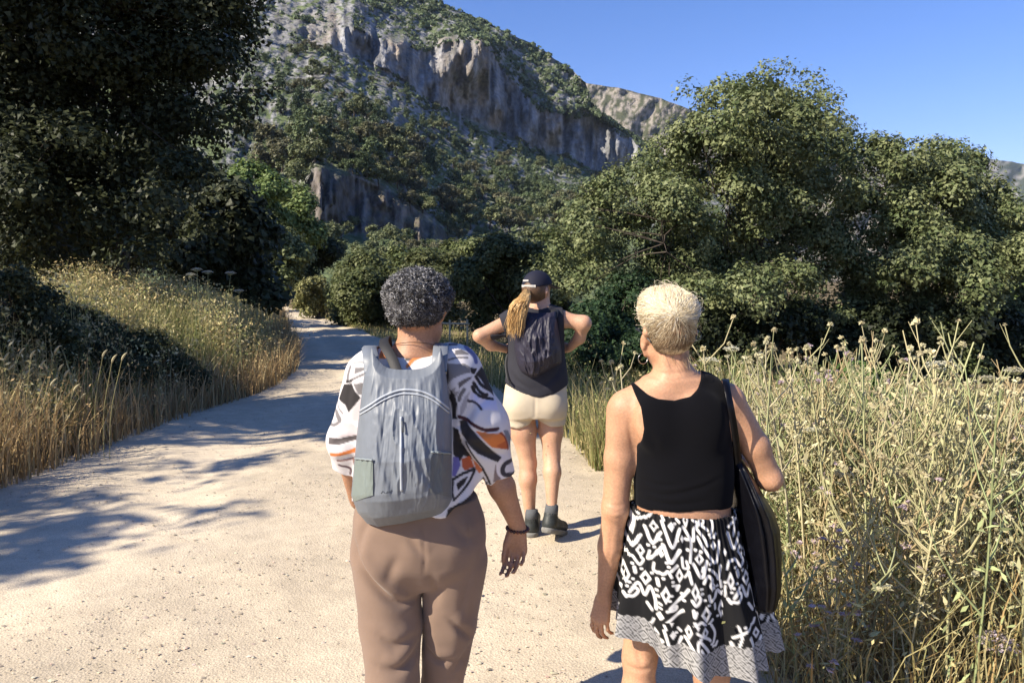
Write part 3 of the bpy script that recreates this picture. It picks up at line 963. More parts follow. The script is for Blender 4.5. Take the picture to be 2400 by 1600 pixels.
def field(name, label, cat, n, pick, h0, h1, w0, pal_of, seed, heads=.3, lean=.18, cap=False):
    r = np.random.default_rng(seed)
    x, y = pick(n, r)
    n = len(x)
    z = ground_z(x, y) - .02
    patch = .5 + .6 * noise(np.stack([x * 2.1, y * 2.1], -1), seed) + .35 * noise(np.stack([x * 5, y * 5], -1), seed + 1)
    h = (h0 + (h1 - h0) * r.random(n)) * (.55 + .65 * np.clip(patch, -.3, 1.3))
    if cap: h = np.minimum(h, np.maximum(1.55 - cap * y, .25) * (.55 + .35 * r.random(n)))
    col = pal_of(x, y, z, r)
    V, F, C, tip = blades(x, y, z, h, w0 * (.6 + .8 * r.random(n)), np.abs(r.normal(lean, .12, n)), col, r)
    mb = MB(); mb.add(V, F, C)
    k = np.where(r.random(n) < heads)[0]
    if len(k):
        c = np.repeat(tip[k], 2, 0) + r.normal(0, .014, (len(k) * 2, 3)) - np.array([0, 0, .03]) * r.random((len(k) * 2, 1))
        nq = rand_unit(len(c), r)
        Vq, Fq, Cq = leaf_quads(c, w0 * 2.2 * (.6 + r.random(len(c))), nq, np.repeat(col[k] * 1.12, 2, 0), r, .5)
        mb.add(Vq, Fq, Cq)
    o = mb.build(name, M_GRASS, None, False)
    tag(o, label, cat, kind='stuff')
    return o


def pick_bank(n, r):
    y = 3.6 + 13.5 * r.random(n) ** 1.15
    s = -.12 + 4.6 * r.random(n) ** 1.1
    return road_left(y) - s, y


def pal_bank(x, y, z, r):
    s = road_left(y) - x
    n = len(x)
    c = tint(n, STRAW, r)
    g = tint(n, GREENISH, r)
    ru = tint(n, RUST, r)
    kg = noise(np.stack([x * 1.4, y * 1.4], -1), 55) + r.normal(0, .4, n) > .12
    c[kg] = g[kg]
    kr = s + r.normal(0, .18, n) + .3 * noise(np.stack([x * 2, y * 2], -1), 56) < .42
    c[kr] = ru[kr]
    return c


field('dry_grass', 'dry straw coloured grass covering the bank beside the road', 'grass', 34000, pick_bank, .28, .72, .0062, pal_bank, 301, .28, .2)


def pick_verge(n, r):
    y = 6.0 + 30 * r.random(n) ** 1.6
    return road_right(y) - .1 + 3.2 * r.random(n) ** 1.5, y


def pal_verge(x, y, z, r):
    c = tint(len(x), STRAW[:4], r)
    k = r.random(len(x)) < .55
    g = tint(len(x), GREENISH, r); c[k] = g[k]
    return c


field('verge_grass', 'green and yellow grass along the edge of the road behind the walkers', 'grass', 14000, pick_verge, .25, .85, .006, pal_verge, 302, .3, .22, .062)


def pick_bend(n, r):
    y = 14 + 30 * r.random(n)
    return road_left(y) - 3.2 * r.random(n) ** 1.4, y


field('roadside_grass', 'dry grass at the edge of the road where it bends', 'grass', 6000, pick_bend, .3, .8, .009, pal_bank, 303, .4, .16)


def pick_weedfloor(n, r):
    y = 2.5 + 4.0 * r.random(n)
    return road_right(y) + .02 + 7.0 * r.random(n) ** 1.3, y


field('weed_undergrowth', 'dry grass growing thick between the weeds', 'grass', 16000, pick_weedfloor, .22, .85, .0032,
      lambda x, y, z, r: tint(len(x), [(.42, .35, .17), (.38, .33, .16), (.33, .28, .12), (.36, .25, .11), (.45, .40, .23), (.27, .26, .11)], r), 304, .25, .36, .118)

# herbs on the bank: a stem with many tiny leaves
def herb_mass(name, label, n, pick, h0, h1, pal, seed, leaf=.023, per=20):
    r = np.random.default_rng(seed)
    x, y = pick(n, r); n = len(x)
    z = ground_z(x, y)
    h = h0 + (h1 - h0) * r.random(n)
    idx = np.repeat(np.arange(n), per)
    m = len(idx)
    t = r.random(m) ** .6
    sp = h[idx] * .36 * (.35 + .65 * t)
    p = np.stack([x[idx] + r.normal(0, .5, m) * sp, y[idx] + r.normal(0, .5, m) * sp, z[idx] + h[idx] * t], -1)
    c0 = tint(n, pal, r, .15)
    nr = rand_unit(m, r); nr[:, 2] += .3; nr /= np.linalg.norm(nr, axis=1, keepdims=True)
    V, F, C = leaf_quads(p, leaf * (.5 + r.random(m)), nr, c0[idx] * (1 + r.normal(0, .12, (m, 1))), r, .45)
    mb = MB(); mb.add(V, F, C)
    V, F, C, _ = blades(x, y, z, h, np.full(n, .004), np.abs(r.normal(.1, .08, n)), c0, r)
    mb.add(V, F, C)
    o = mb.build(name, M_GRASS, None, False)
    tag(o, label, 'weeds', kind='stuff')


def pick_bank2(n, r):
    nc_ = 75
    cy_ = 6.2 + 9 * r.random(nc_); cs_ = .35 + 3.2 * r.random(nc_)
    k_ = r.integers(0, nc_, n)
    y = cy_[k_] + r.normal(0, .20, n); s = cs_[k_] + r.normal(0, .20, n)
    return road_left(y) - np.maximum(s, .1), y


herb_mass('bank_herbs', 'leafy dry herbs growing among the grass of the bank', 2500, pick_bank2, .35, .95, [(.54, .46, .23), (.44, .40, .18), (.30, .31, .12), (.58, .51, .30), (.46, .35, .17)], 311)


def pick_right2(n, r):
    y = 5.5 + 14 * r.random(n) ** 1.5
    return road_right(y) + .3 + 6.5 * r.random(n), y


herb_mass('verge_herbs', 'green leafy herbs under the bushes beside the road', 1100, pick_right2, .25, .6, [(.10, .13, .045), (.15, .17, .06), (.22, .22, .09), (.08, .11, .035)], 312)


# ------------------------------------------------------------------ thistles and wild carrots
def thin(mb, pts, r0, r1, col, sides=3):
    p = np.asarray(pts)
    mb.add(*tube(p, np.linspace(r0, r1, len(p)), sides, False), col=col)


def thistle_plant(mb, r, h, col, headcol, heads=True, fat=1.0, org=np.zeros(3), nb=9, leafy=22, hs=1.0):
    lean = r.normal(0, .10, 2)
    top = org + np.array([lean[0] * h, lean[1] * h, h])
    mid = org + np.array([lean[0] * h * .3, lean[1] * h * .3, h * .5]) + r.normal(0, .015, 3)
    st = spline([org, mid, top], 7)
    thin(mb, st, .0060 * fat, .0032 * fat, col)
    tips = [st[-1]]
    for k in range(nb):
        f = .22 + .76 * r.random()
        i0 = f * 6; q = int(i0); b = st[q] * (1 - (i0 - q)) + st[min(q + 1, 6)] * (i0 - q)
        a = r.random() * 6.283
        ln = h * (.12 + .26 * r.random()) * (1.25 - .6 * f)
        e = b + np.array([math.cos(a) * ln * .55, math.sin(a) * ln * .55, ln * .95])
        m_ = (b + e) / 2 + np.array([math.cos(a), math.sin(a), -.3]) * ln * .10
        bp_ = spline([b, m_, e], 4)
        thin(mb, bp_, .0040 * fat, .0024 * fat, col)
        tips.append(e)
        if r.random() < .75:
            a2 = a + r.normal(0, .9); l2 = ln * .45
            e2 = bp_[2] + np.array([math.cos(a2) * l2 * .6, math.sin(a2) * l2 * .6, l2 * .8])
            thin(mb, [bp_[2], e2], .0018 * fat, .0012 * fat, col); tips.append(e2)
    if heads:
        for t in tips:
            if r.random() < .5: continue
            k = 9
            d = rand_unit(k, r); d[:, 2] = np.abs(d[:, 2]) * 1.3
            s = hs * (.0060 + .005 * r.random())
            V, F, C = leaf_quads(np.repeat(t[None], k, 0) + d * s * .8, np.full(k, s * 1.1), rand_unit(k, r), np.repeat(np.asarray(headcol)[None], k, 0) * (1 + r.normal(0, .12, (k, 1))), r, .5)
            mb.add(V, F, C)
    m = leafy
    f = r.random(m) * .9
    q = (f * 6).astype(int)
    p = st[q] + r.normal(0, .035 + .05 * (1 - f)[:, None], (m, 3)) * np.array([1, 1, .5])
    V, F, C = leaf_quads(p, (.010 + .018 * r.random(m)) * fat, rand_unit(m, r), np.repeat(np.asarray(col)[None], m, 0) * (1 + r.normal(0, .18, (m, 1))), r, .28)
    mb.add(V, F, C)


variants = []
vr = np.random.default_rng(41)
WCOL = [(.56, .50, .29), (.50, .48, .26), (.44, .45, .24), (.60, .54, .36), (.46, .36, .20), (.37, .42, .20)]
HCOL = [(.58, .52, .32), (.52, .48, .30), (.48, .42, .26), (.62, .58, .38), (.50, .40, .43)]
for k in range(14):
    mb = MB()
    thistle_plant(mb, vr, 1.0, WCOL[k % 6], HCOL[k % 5], True, 1.0, nb=int(vr.integers(8, 13)), leafy=70, hs=1.0 if k % 4 else 1.35)
    variants.append(mb.arrays())
r = np.random.default_rng(43)
nw = 520
mb = MB()
ncl = 44
cly = 2.85 + 2.5 * r.random(ncl); clx = np.abs(r.normal(0, 1, ncl)) * 1.5 + .45; clh = .62 + .42 * r.random(ncl)
kc = r.integers(0, ncl, nw)
y = cly[kc] + r.normal(0, .20, nw)
x = road_right(y) + np.maximum(clx[kc] + r.normal(0, .20, nw), .12)
x = np.where(y < 3.2, np.maximum(x, 1.12 + .15 * r.random(nw)), x)
front = smooth01(x - road_right(y), .0, .7)
zz = ground_z(x, y) - .02
for k in range(nw):
    V, F, C = variants[k % 14]
    hgt = (1.66 - .112 * y[k]) * (.45 + .55 * front[k]) * clh[kc[k]] * (.84 + .18 * r.random() if r.random() < .7 else .5 + .3 * r.random())
    a = r.random() * 6.283; ca, sa = math.cos(a), math.sin(a)
    W = V * np.array([1.1, 1.1, hgt])
    W = np.stack([W[:, 0] * ca - W[:, 1] * sa + x[k], W[:, 0] * sa + W[:, 1] * ca + y[k], W[:, 2] + zz[k]], -1)
    mb.add(W, F, C * (1 + r.normal(0, .08)))
o = mb.build('thistle_weeds', M_GRASS, None, False)
tag(o, 'thick tangle of dry thistles and weeds beside the road', 'weeds', kind='stuff')


def wild_carrot(name, label, u, v, d, rad, head_col, seed, group=None, flat=1.0):
    r = np.random.default_rng(seed)
    top = P(u, v, d)
    base = np.array([top[0] + r.normal(0, .06), d + r.normal(0, .05), 0]); base[2] = float(ground_z(base[0], base[1])) - .02
    t = thing(name, label, 'wild flower', base, group)
    mb = MB()
    hub = top - np.array([0, 0, rad * .75])
    thin(mb, spline([base, (base + hub) / 2 + r.normal(0, .03, 3), hub], 8), .0045, .0028, (.36, .38, .19), 5)
    mb.build('stem', M_GRASS, t)
    mb = MB()
    for k in range(34):
        a = k * 2.39996; q = math.sqrt((k + .5) / 34) * rad
        e = top + np.array([math.cos(a) * q, math.sin(a) * q, -flat * q * q / rad * .35 + r.normal(0, rad * .05)])
        thin(mb, [hub, (hub + e) / 2 + np.array([math.cos(a), math.sin(a), -.4]) * q * .1, e], .0012, .0009, (.42, .42, .24))
        kk = 9
        c = e + r.normal(0, rad * .10, (kk, 3)) * np.array([1, 1, .35])
        nr = rand_unit(kk, r) * .5; nr[:, 2] += 1; nr /= np.linalg.norm(nr, axis=1, keepdims=True)
        V, F, C = leaf_quads(c, np.full(kk, rad * .085), nr, np.repeat(np.asarray(head_col)[None], kk, 0) * (1 + r.normal(0, .06, (kk, 1))), r, .8)
        mb.add(V, F, C)
    mb.build('flower_head', M_GRASS, t, False)
    return t


WHITE, LILAC = (.66, .64, .50), (.50, .42, .46)
wild_carrot('wild_carrot', 'wide cream umbel standing highest at the edge of the weeds', 2208, 848, 3.4, .075, WHITE, 1)
wild_carrot('wild_carrot', 'cream umbel beside the ear of the blond woman', 1715, 812, 3.9, .045, WHITE, 2)
wild_carrot('wild_carrot', 'small cream umbel just behind the blond hair', 1662, 838, 3.8, .05, WHITE, 3)
wild_carrot('wild_carrot', 'lilac umbel low down in the nearest weeds', 2335, 1492, 2.75, .075, LILAC, 4)
wild_carrot('wild_carrot', 'round seeding umbel above the weeds near the bright bush', 2318, 880, 3.9, .045, (.52, .48, .36), 5)
wild_carrot('wild_carrot', 'tall seeding umbel at the very edge of the picture', 2378, 862, 3.7, .05, (.52, .48, .36), 6)
wild_carrot('wild_carrot', 'pale umbel half buried in the middle of the weeds', 1905, 1002, 3.5, .035, WHITE, 7)
for k, (u, v) in enumerate([(448, 640), (487, 634), (540, 636), (560, 678), (462, 628)]):
    lab = ['flat white umbel above the top of the grassy bank', 'white umbel in the middle of the group on the bank', 'tallest white umbel on the grassy bank, on a bare stem', 'lone white umbel lowest on the crest of the bank', 'tiny white umbel at the back of the bank'][k]
    wild_carrot('wild_carrot', lab, u, v, 10.4, .07, (.6, .6, .5), 20 + k, 'white umbels on the bank')

TH = [(1688, 820, 3.6, 'dry thistle stalk rising beside the blond hair'), (1755, 850, 3.5, 'slim dry thistle stalk above the bare shoulder'), (1800, 812, 3.3, 'forked pale thistle stalk above the elbow'),
      (1880, 830, 3.4, 'dry thistle stalk left of the bright green bush'), (1922, 838, 3.2, 'straight pale thistle stalk in front of the bright green bush'), (1968, 822, 3.3, 'leaning thistle stalk with a knobbly top'),
      (2060, 806, 3.1, 'tallest thistle stalk with several pale heads'), (2082, 830, 3.2, 'thistle stalk close beside the tallest one'), (2125, 830, 3.4, 'thin forked thistle stalk near the wide umbel'),
      (2180, 812, 3.3, 'dark thistle stalk just before the wide umbel'), (2285, 905, 3.2, 'bushy thistle stalk below the seeding umbel'), (1490, 862, 4.4, 'small thistle stalk beside the bare shoulder at left'), (1462, 850, 4.6, 'thin thistle stalk between the two nearer women')]
for k, (u, v, d, lab) in enumerate(TH):
    r = np.random.default_rng(500 + k)
    top = P(u, v, d)
    gz = float(ground_z(top[0], d)) - .02
    base = np.array([top[0] + r.normal(0, .03), d, gz])
    t = thing('thistle_stalk', lab, 'thistle', base)
    mb = MB(); lean0 = r.bit_generator.state
    thistle_plant(mb, r, top[2] - gz, WCOL[k % 4], HCOL[k % 4], False, 1.35, base, nb=0, leafy=16)
    V, F, C = mb.arrays(); 
    mb2 = MB(); mb2.add(V, F, C)
    h = top[2] - gz
    crown_mb = MB()
    stem_top = V[np.argmax(V[:, 2] * (np.arange(len(V)) < 21))]
    for q in range(6):
        a = q * 1.1 + r.random(); f = .55 + .42 * r.random()
        b0 = base + (stem_top - base) * f
        ln = h * (.10 + .10 * r.random())
        e = b0 + np.array([math.cos(a) * ln * .6, math.sin(a) * ln * .35, ln])
        thin(mb2, [b0, (b0 + e) / 2 + np.array([math.cos(a), 0, -.3]) * ln * .12, e], .004, .0024, WCOL[k % 4])
        for tt in (e,):
            kk = 26; dd_ = rand_unit(kk, r); dd_[:, 2] = np.abs(dd_[:, 2]) * 1.4
            V1, F1, C1 = leaf_quads(tt + dd_ * .010, np.full(kk, .009), rand_unit(kk, r), np.repeat(np.asarray(HCOL[k % 4])[None], kk, 0), r, .5)
            crown_mb.add(V1, F1, C1)
    kk = 40; dd_ = rand_unit(kk, r); dd_[:, 2] = np.abs(dd_[:, 2]) * 1.5
    V1, F1, C1 = leaf_quads(stem_top + dd_ * .013, np.full(kk, .010), rand_unit(kk, r), np.repeat(np.asarray(HCOL[k % 4])[None], kk, 0), r, .5)
    crown_mb.add(V1, F1, C1)
    mb2.build('stem', M_GRASS, t, False)
    crown_mb.build('flower_heads', M_GRASS, t, False)['kind'] = 'stuff'

bush('bright green leafy bush half hidden by the tall thistles', [(1990, 905, 48), (1935, 935, 46), (2040, 930, 44), (1975, 970, 60), (2060, 980, 50), (1890, 960, 40)], 5.6, 300, 34, .020, .10, 33, (.08, .14, .035), (.16, .24, .07), dj=.15)
bush('green bush in the weeds at the edge of the picture', [(2290, 1080, 50), (2370, 1040, 60), (2330, 1130, 60), (2400, 1110, 60)], 4.9, 260, 34, .018, .09, 34, (.09, .13, .04), (.18, .22, .08), dj=.15)

# tall foxtail grass at the left edge
SP = [(10, 845), (45, 832), (72, 840), (20, 870), (128, 828), (150, 885), (172, 918), (138, 870), (60, 880), (190, 935), (118, 905), (240, 838), (262, 850), (285, 845), (95, 862)]
for k, (u, v) in enumerate(SP):
    r = np.random.default_rng(700 + k)
    d = 6.3 + .5 * r.random()
    top = P(u, v, d)
    base = np.array([top[0] - .10 - .1 * r.random(), d + r.normal(0, .1), 0]); base[2] = float(ground_z(base[0], base[1])) - .02
    t = thing('foxtail_grass', 'tall foxtail grass with a pale drooping seed head, left edge', 'grass', base, 'foxtail grasses at the left edge')
    mb = MB()
    path = spline([base, base * .5 + top * .5 + np.array([-.04, 0, .03]), top], 8)
    thin(mb, path, .0035, .002, (.42, .38, .18), 4)
    mb.build('stem', M_GRASS, t)
    dirv = (path[-1] - path[-2]); dirv /= np.linalg.norm(dirv)
    hd = top + np.outer(np.linspace(0, .09, 5), dirv) + np.outer(np.linspace(0, 1, 5) ** 2, [.03, 0, -.012])
    mb = MB(); mb.add(*tube(hd, [.004, .009, .010, .008, .002], 6), col=(.52, .46, .28))
    mb.build('seed_head', M_GRASS, t)

# small wooden rail at the road side
b0, b1 = P(1032, 757, 15.0), P(1098, 759, 15.4)
M_WOOD = plain_mat('weathered_wood', (.42, .36, .24), .85, .15, (30, .4, .01), .2, 8)
base = np.array([b0[0], b0[1], float(ground_z(b0[0], b0[1]))])
t = thing('wooden_rail', 'small weathered wooden rail on two posts beside the road', 'rail', base)
mb = MB(); mb.add(*tube(spline([b0 - [.02, 0, 0], (b0 + b1) / 2 - [0, 0, .004], b1 + [.02, 0, 0]], 6), .022, 8)); mb.build('crossbar', M_WOOD, t)
for f in (.32, .95):
    q = b0 * (1 - f) + b1 * f
    mb = MB(); mb.add(*tube([[q[0], q[1], float(ground_z(q[0], q[1])) - .1], [q[0] + .004, q[1], .8], q + [0, 0, .012]], .020, 8)); mb.build('post', M_WOOD, t)

# dark bushes added on the bank's grass; their dark leaves stand in for shade
for q, (lab, tab, dd_) in enumerate([('added dark bush standing in for shade low on the bank near the foxtail grass', [(40, 745, 56), (112, 768, 44), (-20, 800, 70), (84, 836, 46), (165, 806, 36), (20, 690, 52), (-30, 700, 60), (98, 712, 34), (30, 860, 44), (140, 868, 30)], 8.0),
                                     ('added dark bush standing in for shade in the middle of the bank', [(212, 776, 40), (268, 806, 36), (330, 818, 34), (244, 850, 40), (318, 868, 34), (190, 846, 34), (290, 896, 28), (228, 906, 30), (176, 742, 26)], 8.7),
                                     ('added dark bush standing in for shade at the sunny end of the bank', [(388, 846, 32), (432, 868, 28), (402, 898, 32), (462, 896, 22), (345, 906, 28), (420, 930, 24), (372, 800, 20)], 9.3)]):
    bush(lab, tab, dd_, 460, 44, .020, .13, 160 + q, (.034, .044, .018), (.080, .088, .038), name='shade_bush', dj=.2)
# ------------------------------------------------------------------ body building: smooth implicit surfaces turned into meshes
class Field:
    def __init__(self, lo, hi, h):
        self.lo, self.h = np.asarray(lo, float), h
        self.n = np.ceil((np.asarray(hi) - self.lo) / h).astype(int) + 1
        self.ax = [(self.lo[i] + h * np.arange(self.n[i])).astype(np.float32) for i in range(3)]
        self.D = np.full(self.n, .25, np.float32)

    def block(self, lo, hi, m):
        s = []
        for i in range(3):
            a = int(np.floor((lo[i] - m - self.lo[i]) / self.h)); b = int(np.ceil((hi[i] + m - self.lo[i]) / self.h)) + 1
            s.append(slice(max(a, 0), max(min(b, self.n[i]), 0)))
        return tuple(s)

    def coords(self, s):
        return self.ax[0][s[0]][:, None, None], self.ax[1][s[1]][None, :, None], self.ax[2][s[2]][None, None, :]

    def put(self, s, d, k, op='add'):
        D = self.D[s]
        if D.size == 0: return
        if op == 'sub':
            d = -d
            if k > 0:
                h = np.clip(.5 - .5 * (D - d) / k, 0, 1)
                self.D[s] = D + (d - D) * h + k * h * (1 - h)
            else: self.D[s] = np.maximum(D, d)
            return
        if k > 0:
            h = np.clip(.5 + .5 * (D - d) / k, 0, 1)
            self.D[s] = D + (d - D) * h - k * h * (1 - h)
        else: self.D[s] = np.minimum(D, d)

    def prim(self, p, inf=0.0):
        kind = p[0]
        if kind == 'rc':
            _, a, b, ra, rb, k = p[:6]
            op = p[6] if len(p) > 6 else 'add'
            a, b = np.asarray(a, float), np.asarray(b, float)
            ra, rb = ra + inf, rb + inf
            R = max(ra, rb)
            s = self.block(np.minimum(a, b) - R, np.maximum(a, b) + R, k + .025)
            x, y, z = self.coords(s)
            ab = b - a; L2 = float(ab @ ab) + 1e-9
            t = np.clip(((x - a[0]) * ab[0] + (y - a[1]) * ab[1] + (z - a[2]) * ab[2]) / L2, 0, 1)
            t2 = t * t * (3 - 2 * t) * .3 + t * .7
            d = np.sqrt((x - a[0] - ab[0] * t) ** 2 + (y - a[1] - ab[1] * t) ** 2 + (z - a[2] - ab[2] * t) ** 2) - (ra + (rb - ra) * t2)
            self.put(s, d.astype(np.float32), k, op)
        elif kind == 'ell':
            _, c, r, yaw, k = p[:5]
            op = p[5] if len(p) > 5 else 'add'
            c = np.asarray(c, float); r = np.asarray(r, float) + inf
            R = max(r)
            s = self.block(c - R, c + R, k + .025)
            x, y, z = self.coords(s)
            x, y, z = x - c[0], y - c[1], z - c[2]
            cy_, sy_ = math.cos(yaw), math.sin(yaw)
            xl, yl = x * cy_ - y * sy_, x * sy_ + y * cy_
            k0 = np.sqrt((xl / r[0]) ** 2 + (yl / r[1]) ** 2 + (z / r[2]) ** 2)
            k1 = np.sqrt((xl / r[0] ** 2) ** 2 + (yl / r[1] ** 2) ** 2 + (z / r[2] ** 2) ** 2) + 1e-6
            d = k0 * (k0 - 1) / k1
            self.put(s, d.astype(np.float32), k, op)
        elif kind == 'loft':          # rows of (z, cx, cy, a, b), from top to bottom
            _, rows, k, pw = p[:4]
            rows = np.asarray(sorted(rows, key=lambda q: q[0]), float)
            zlo, zhi = rows[0, 0] - inf, rows[-1, 0] + inf
            A = rows[:, 3].max() + inf; Bm = rows[:, 4].max() + inf
            s = self.block((rows[:, 1].min() - A, rows[:, 2].min() - Bm, zlo), (rows[:, 1].max() + A, rows[:, 2].max() + Bm, zhi), k + .025)
            x, y, z = self.coords(s)
            zz = z.ravel()
            zs = np.linspace(rows[0, 0], rows[-1, 0], 60)
            ip = [np.convolve(np.pad(np.interp(zs, rows[:, 0], rows[:, i]), 3, mode='edge'), np.ones(7) / 7, 'valid') for i in (1, 2, 3, 4)]
            cx, cy, a, b = [np.interp(zz, zs, q)[None, None, :].astype(np.float32) for q in ip]
            a, b = a + inf, b + inf
            q = (np.abs((x - cx) / a) ** pw + np.abs((y - cy) / b) ** pw) ** (1 / pw)
            d = (q - 1) * np.minimum(a, b)
            d = np.maximum(d, np.maximum(zlo - z, z - zhi))
            self.put(s, d.astype(np.float32), k)

    def prims(self, ps, inf=0.0):
        for p in ps: self.prim(p, inf)
        return self

    def cut(self, fn):
        """Keep only where fn(x, y, z) < 0."""
        s = (slice(None),) * 3
        x, y, z = self.coords(s)
        self.D = np.maximum(self.D, fn(x, y, z).astype(np.float32))
        return self

    def mesh(self, smooth=2):
        D = self.D
        S_ = D < 0
        nx, ny, nz = D.shape
        cnt = np.zeros((nx - 1, ny - 1, nz - 1), np.uint8)
        offs = [(i, j, k) for i in (0, 1) for j in (0, 1) for k in (0, 1)]
        for (i, j, k) in offs:
            cnt += S_[i:nx - 1 + i, j:ny - 1 + j, k:nz - 1 + k]
        act = (cnt > 0) & (cnt < 8)
        I, J, K = np.nonzero(act)
        n = len(I)
        vid = np.full(act.shape, -1, np.int32); vid[I, J, K] = np.arange(n)
        val = np.stack([D[I + i, J + j, K + k] for (i, j, k) in offs], 1)
        oc = np.array(offs, float)
        acc = np.zeros((n, 3)); c = np.zeros(n)
        for a in range(8):
            for b in range(a + 1, 8):
                if np.abs(oc[a] - oc[b]).sum() != 1: continue
                va, vb = val[:, a], val[:, b]
                m = (va < 0) != (vb < 0)
                t = np.where(m, va / np.where(m, va - vb, 1), 0)
                acc += np.where(m[:, None], oc[a] + t[:, None] * (oc[b] - oc[a]), 0)
                c += m
        V = (np.stack([I, J, K], 1) + acc / c[:, None]) * self.h + self.lo
        F = []
        for ax in range(3):
            o1, o2 = [(1, 2), (2, 0), (0, 1)][ax]
            sl0 = [slice(None)] * 3; sl1 = [slice(None)] * 3
            sl0[ax] = slice(0, -1); sl1[ax] = slice(1, None)
            e = S_[tuple(sl0)] != S_[tuple(sl1)]
            for q in (o1, o2):
                idx = [slice(None)] * 3; idx[q] = 0; e[tuple(idx)] = False
                idx[q] = e.shape[q] - 1; e[tuple(idx)] = False
            P_ = np.stack(np.nonzero(e), 1)
            d1 = np.zeros(3, int); d1[o1] = 1
            d2 = np.zeros(3, int); d2[o2] = 1
            g = lambda w: vid[w[:, 0], w[:, 1], w[:, 2]]
            f = np.stack([g(P_ - d1 - d2), g(P_ - d2), g(P_), g(P_ - d1)], 1)
            inside = S_[P_[:, 0], P_[:, 1], P_[:, 2]]
            f[~inside] = f[~inside][:, ::-1]
            F.append(f)
        F = np.concatenate(F)
        F = F[(F >= 0).all(1)]
        for _ in range(smooth):
            V = V + .5 * (laplace(V, F) - V)
        return V, F


def laplace(V, F):
    e = np.concatenate([F[:, [0, 1]], F[:, [1, 2]], F[:, [2, 3]], F[:, [3, 0]]])
    n = len(V)
    c = np.bincount(e[:, 0], minlength=n) + np.bincount(e[:, 1], minlength=n)
    out = np.stack([np.bincount(e[:, 0], V[e[:, 1], i], n) + np.bincount(e[:, 1], V[e[:, 0], i], n) for i in range(3)], 1)
    return out / np.maximum(c, 1)[:, None]


def vnormals(V, F):
    a = V[F[:, 2]] - V[F[:, 0]]; b = V[F[:, 3]] - V[F[:, 1]]
    fn = np.cross(a, b)
    N_ = np.zeros_like(V)
    for k in range(4):
        for i in range(3):
            N_[:, i] += np.bincount(F[:, k], fn[:, i], len(V))
    return N_ / (np.linalg.norm(N_, axis=1, keepdims=True) + 1e-12)


def to_px(V, d):
    """Photo pixel coordinates of points laid flat on the plane y = d (a garment's own flat pattern coordinates)."""
    s, c = math.sin(PITCH), math.cos(PITCH)
    x, z = V[..., 0], V[..., 2] - CAM_Z
    dep = d * c - z * s
    up = d * s + z * c
    return CX + FOC * x / dep, CY - FOC * up / dep


def seg_dist(u, v, pts):
    """Distance from (u, v) to a polyline."""
    best = np.full(np.shape(u), 1e9)
    pts = np.asarray(pts, float)
    for a, b in zip(pts[:-1], pts[1:]):
        ab = b - a
        t = np.clip(((u - a[0]) * ab[0] + (v - a[1]) * ab[1]) / (ab @ ab + 1e-9), 0, 1)
        best = np.minimum(best, np.hypot(u - a[0] - ab[0] * t, v - a[1] - ab[1] * t))
    return best


def in_poly(u, v, pts):
    pts = np.asarray(pts, float)
    r = np.zeros(np.shape(u), bool)
    j = len(pts) - 1
    for i in range(len(pts)):
        (xi, yi), (xj, yj) = pts[i], pts[j]
        if yi != yj:
            r ^= ((yi > v) != (yj > v)) & (u < (xj - xi) * (v - yi) / (yj - yi) + xi)
        j = i
    return r


def crease(V, N_, d, pts, depth, width, lip=.8):
    """Press a tapering fold into cloth that faces the viewer; the cloth above it bulges over as a soft roll."""
    u, v = to_px(V, d)
    L_ = spline(np.c_[np.array(pts, float), np.zeros(len(pts))], 24)[:, :2]
    m = np.where((u > L_[:, 0].min() - 5 * width) & (u < L_[:, 0].max() + 5 * width) & (v > L_[:, 1].min() - 5 * width) & (v < L_[:, 1].max() + 5 * width) & (N_[:, 1] < .3))[0]
    if len(m) == 0: return V
    uu_, vv_ = u[m], v[m]
    best = np.full(len(m), 1e9); par = np.zeros(len(m)); sgn = np.ones(len(m))
    for k in range(len(L_) - 1):
        a, b = L_[k], L_[k + 1]
        ab = b - a
        t = np.clip(((uu_ - a[0]) * ab[0] + (vv_ - a[1]) * ab[1]) / (ab @ ab + 1e-9), 0, 1)
        q = np.hypot(uu_ - a[0] - ab[0] * t, vv_ - a[1] - ab[1] * t)
        c = ab[0] * (vv_ - a[1]) - ab[1] * (uu_ - a[0])
        g = q < best
        best = np.where(g, q, best); par = np.where(g, (k + t) / (len(L_) - 1), par); sgn = np.where(g, np.where(c < 0, 1.0, -1.0), sgn)
    tap = np.sin(np.pi * np.clip(par, .02, .98)) ** .7
    q = best * sgn
    disp = depth * tap * (-.75 * np.exp(-(q / width) ** 2) + lip * .6 * np.exp(-((q - width * 2.0) / (1.7 * width)) ** 2) + .12 * np.exp(-((q + width * 2.2) / (2.0 * width)) ** 2))
    w = np.clip(-N_[m, 1] * 1.6, 0, 1)
    V = V.copy()
    V[m] += N_[m] * (disp * w)[:, None]
    return V


